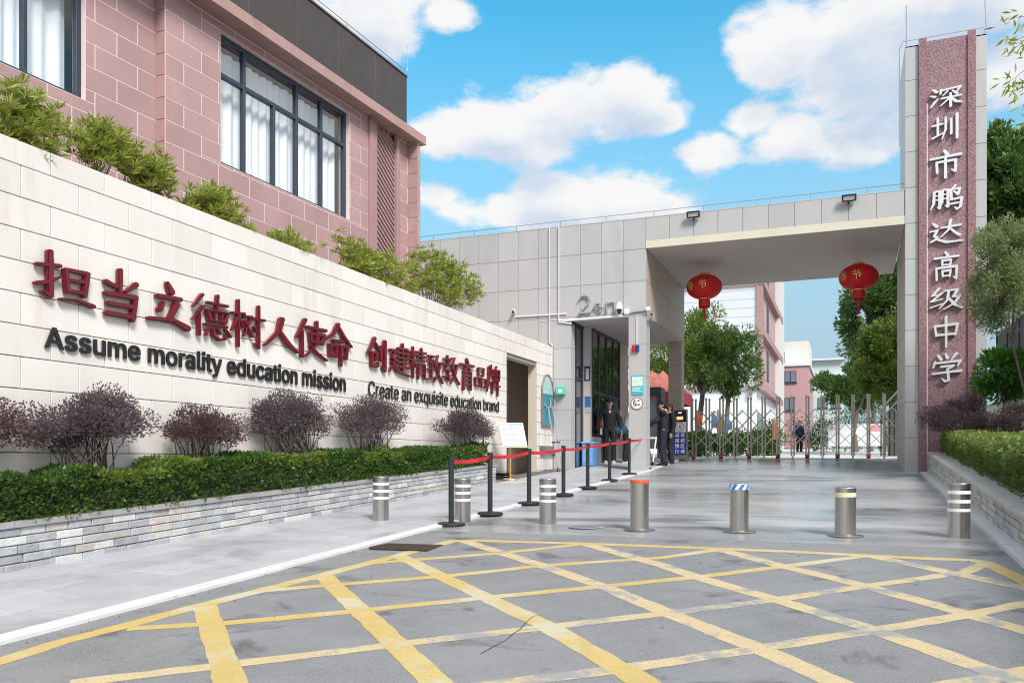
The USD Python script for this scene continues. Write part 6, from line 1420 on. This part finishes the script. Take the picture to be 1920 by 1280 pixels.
    tr = smooth_m(hull_chain(T), .03 * k, 6); n = meshkit.fbm(tr.vertices * 8, 3, 6) - .5; tr.vertices += tr.vertex_normals * (n * .02)[:, None]
    put('trousers', tr, trousers, t, smooth=True)
    for s in (0, 1):
        a = an[s]; put('shoe', smooth_m(hull_chain([(a + A(0, .03, -.045), R(.045, .05, .042), a + A(0, -.11, -.058), R(.046, .055, .03)), (a + A(0, .02, .0), R(.045, .05, .03), a + A(0, .03, -.04), R(.045, .05, .04))]), .03, 2), shoes, t, smooth=True)
        put('sole', MB().obox(a + A(0, -.045, -.082), (1, 0, 0), (0, 1, 0), (0, 0, 1), .044 * k, .125 * k, .012 * k, .008), M_reflw if shoes is not M_blk else M_blackm, t)
    if hair:
        hm = hull_chain([(hd + A(0, .018, .03), R(.084, .094, .088), hd + A(0, .05, -.03), R(.074, .062, .075)), (hd + A(0, -.045, .075), R(.07, .045, .03), hd + A(0, .02, .05), R(.08, .08, .07))])
        cut = m3.Manifold.cube((.4, .4, .4), True).translate(list(hd + A(0, -.235, -.13) - 0 * hd))
        put('hair', smooth_m(hm - cut, .02, 2), M_hair, t, smooth=True)
    if ponytail: put('ponytail', smooth_m(hull_chain([(hd + A(0, .10, .02), R(.04, .04, .04), hd + A(0, .15, -.07), R(.03, .032, .05))]), .02, 3), M_hair, t, smooth=True)
    if cap is not None:
        cm = hull_chain([(hd + A(0, .012, .055), R(.092, .105, .05), hd + A(0, .015, .085), R(.08, .09, .04))]); c = put('cap', smooth_m(cm, .02, 2), cap, t, smooth=True)
        put('peak', smooth_m(hull_chain([(hd + A(0, -.09, .045), R(.07, .02, .008), hd + A(0, -.15, .03), R(.055, .02, .006))]), .02, 1), cap, c, smooth=True)
    for nm, a, b, rad, m in accents: put(nm, MB().tube([A(*a), A(*b)], rad * k, 8), m, t)
    return t, k
pm = onpave(1143, 868)
person('man in black jacket and cap standing beside the porch windows', pm, 18, 1.76, mat('black_jacket', (0.010, 0.010, 0.014), rough=.75), M_blk, mat('white_shoes', (0.55, 0.55, 0.55), rough=.6), (((-.30, .02, 1.14), (-.34, -.02, .88)), ((.28, .03, 1.14), (.31, -.03, .90))), cap=M_blk, head_turn=0,
       accents=(('shirt', (0, -.092, 1.40), (0, -.118, 1.30), .022, M_reflw), ('sleeve_stripe', (-.262, .0, 1.385), (-.315, .0, 1.25), .014, M_reflw), ('sleeve_stripe', (.262, .0, 1.385), (.33, .02, 1.16), .012, M_reflw)))
pm2 = onpave(1170, 869)
person('person in grey hooded top leaning forward behind the porch pillar', pm2 + [-.02, .35, 0], 105, 1.70, mat('grey_hoodie', (0.32, 0.34, 0.39), rough=.85), M_blk, mat('white_shoes', (0.55, 0.55, 0.55), rough=.6), (((-.22, -.2, 1.12), (-.16, -.42, 1.0)), ((.22, -.2, 1.12), (.16, -.42, 1.0))), lean=-.16)
t = thing('blue_bag', 'dark blue shoulder bag held by the person in grey', 'bag', pm2 + [-.22, .15, .86], 12)
put('bag_body', smooth_m(hull_chain([((-.18, 0, .02), (.08, .1, .1), (.18, 0, .05), (.1, .1, .14))]), .04, 4), mat('teal_blue_cloth', (0.012, 0.055, 0.10), rough=.8), t, smooth=True); put('strap', MB().tube([(-.15, 0, .1), (-.02, 0, .36), (.15, 0, .15)], .012, 6), M_blk, t)
pg = onpave(1244, 872)
g_, kk = person('guard in navy uniform and black cap facing left beside the gate', pg, -78, 1.70, M_navy, M_navy, M_blk, (((.24, -.2, 1.18), (.20, -.46, 1.02)), ((-.25, .02, 1.14), (-.24, -.04, .86))), cap=M_blk, ponytail=True, jl=-.04,
       accents=(('arm_badge', (-.262, -.02, 1.30), (-.275, -.02, 1.24), .02, mat('grey_badge', (0.3, 0.32, 0.36), rough=.5)),))
person('second person in dark clothes half hidden behind the guard', pg + [.02, .85, .05], -60, 1.62, M_blk, M_navy, M_blk, (((-.26, .02, 1.14), (-.27, -.05, .88)), ((.26, .02, 1.14), (.27, -.05, .88))))
pf = onroad(1498, 838); yy = 46
person('distant person in dark blue crossing behind the gate', (ony(1499, 830, yy)[0], yy, cz(yy)), 40, 1.6, mat('mid_blue_cloth', (0.01, 0.03, 0.12), rough=.8), M_blk, M_blk, (((-.26, .02, 1.14), (-.27, -.05, .88)), ((.26, .02, 1.14), (.27, -.05, .88))))
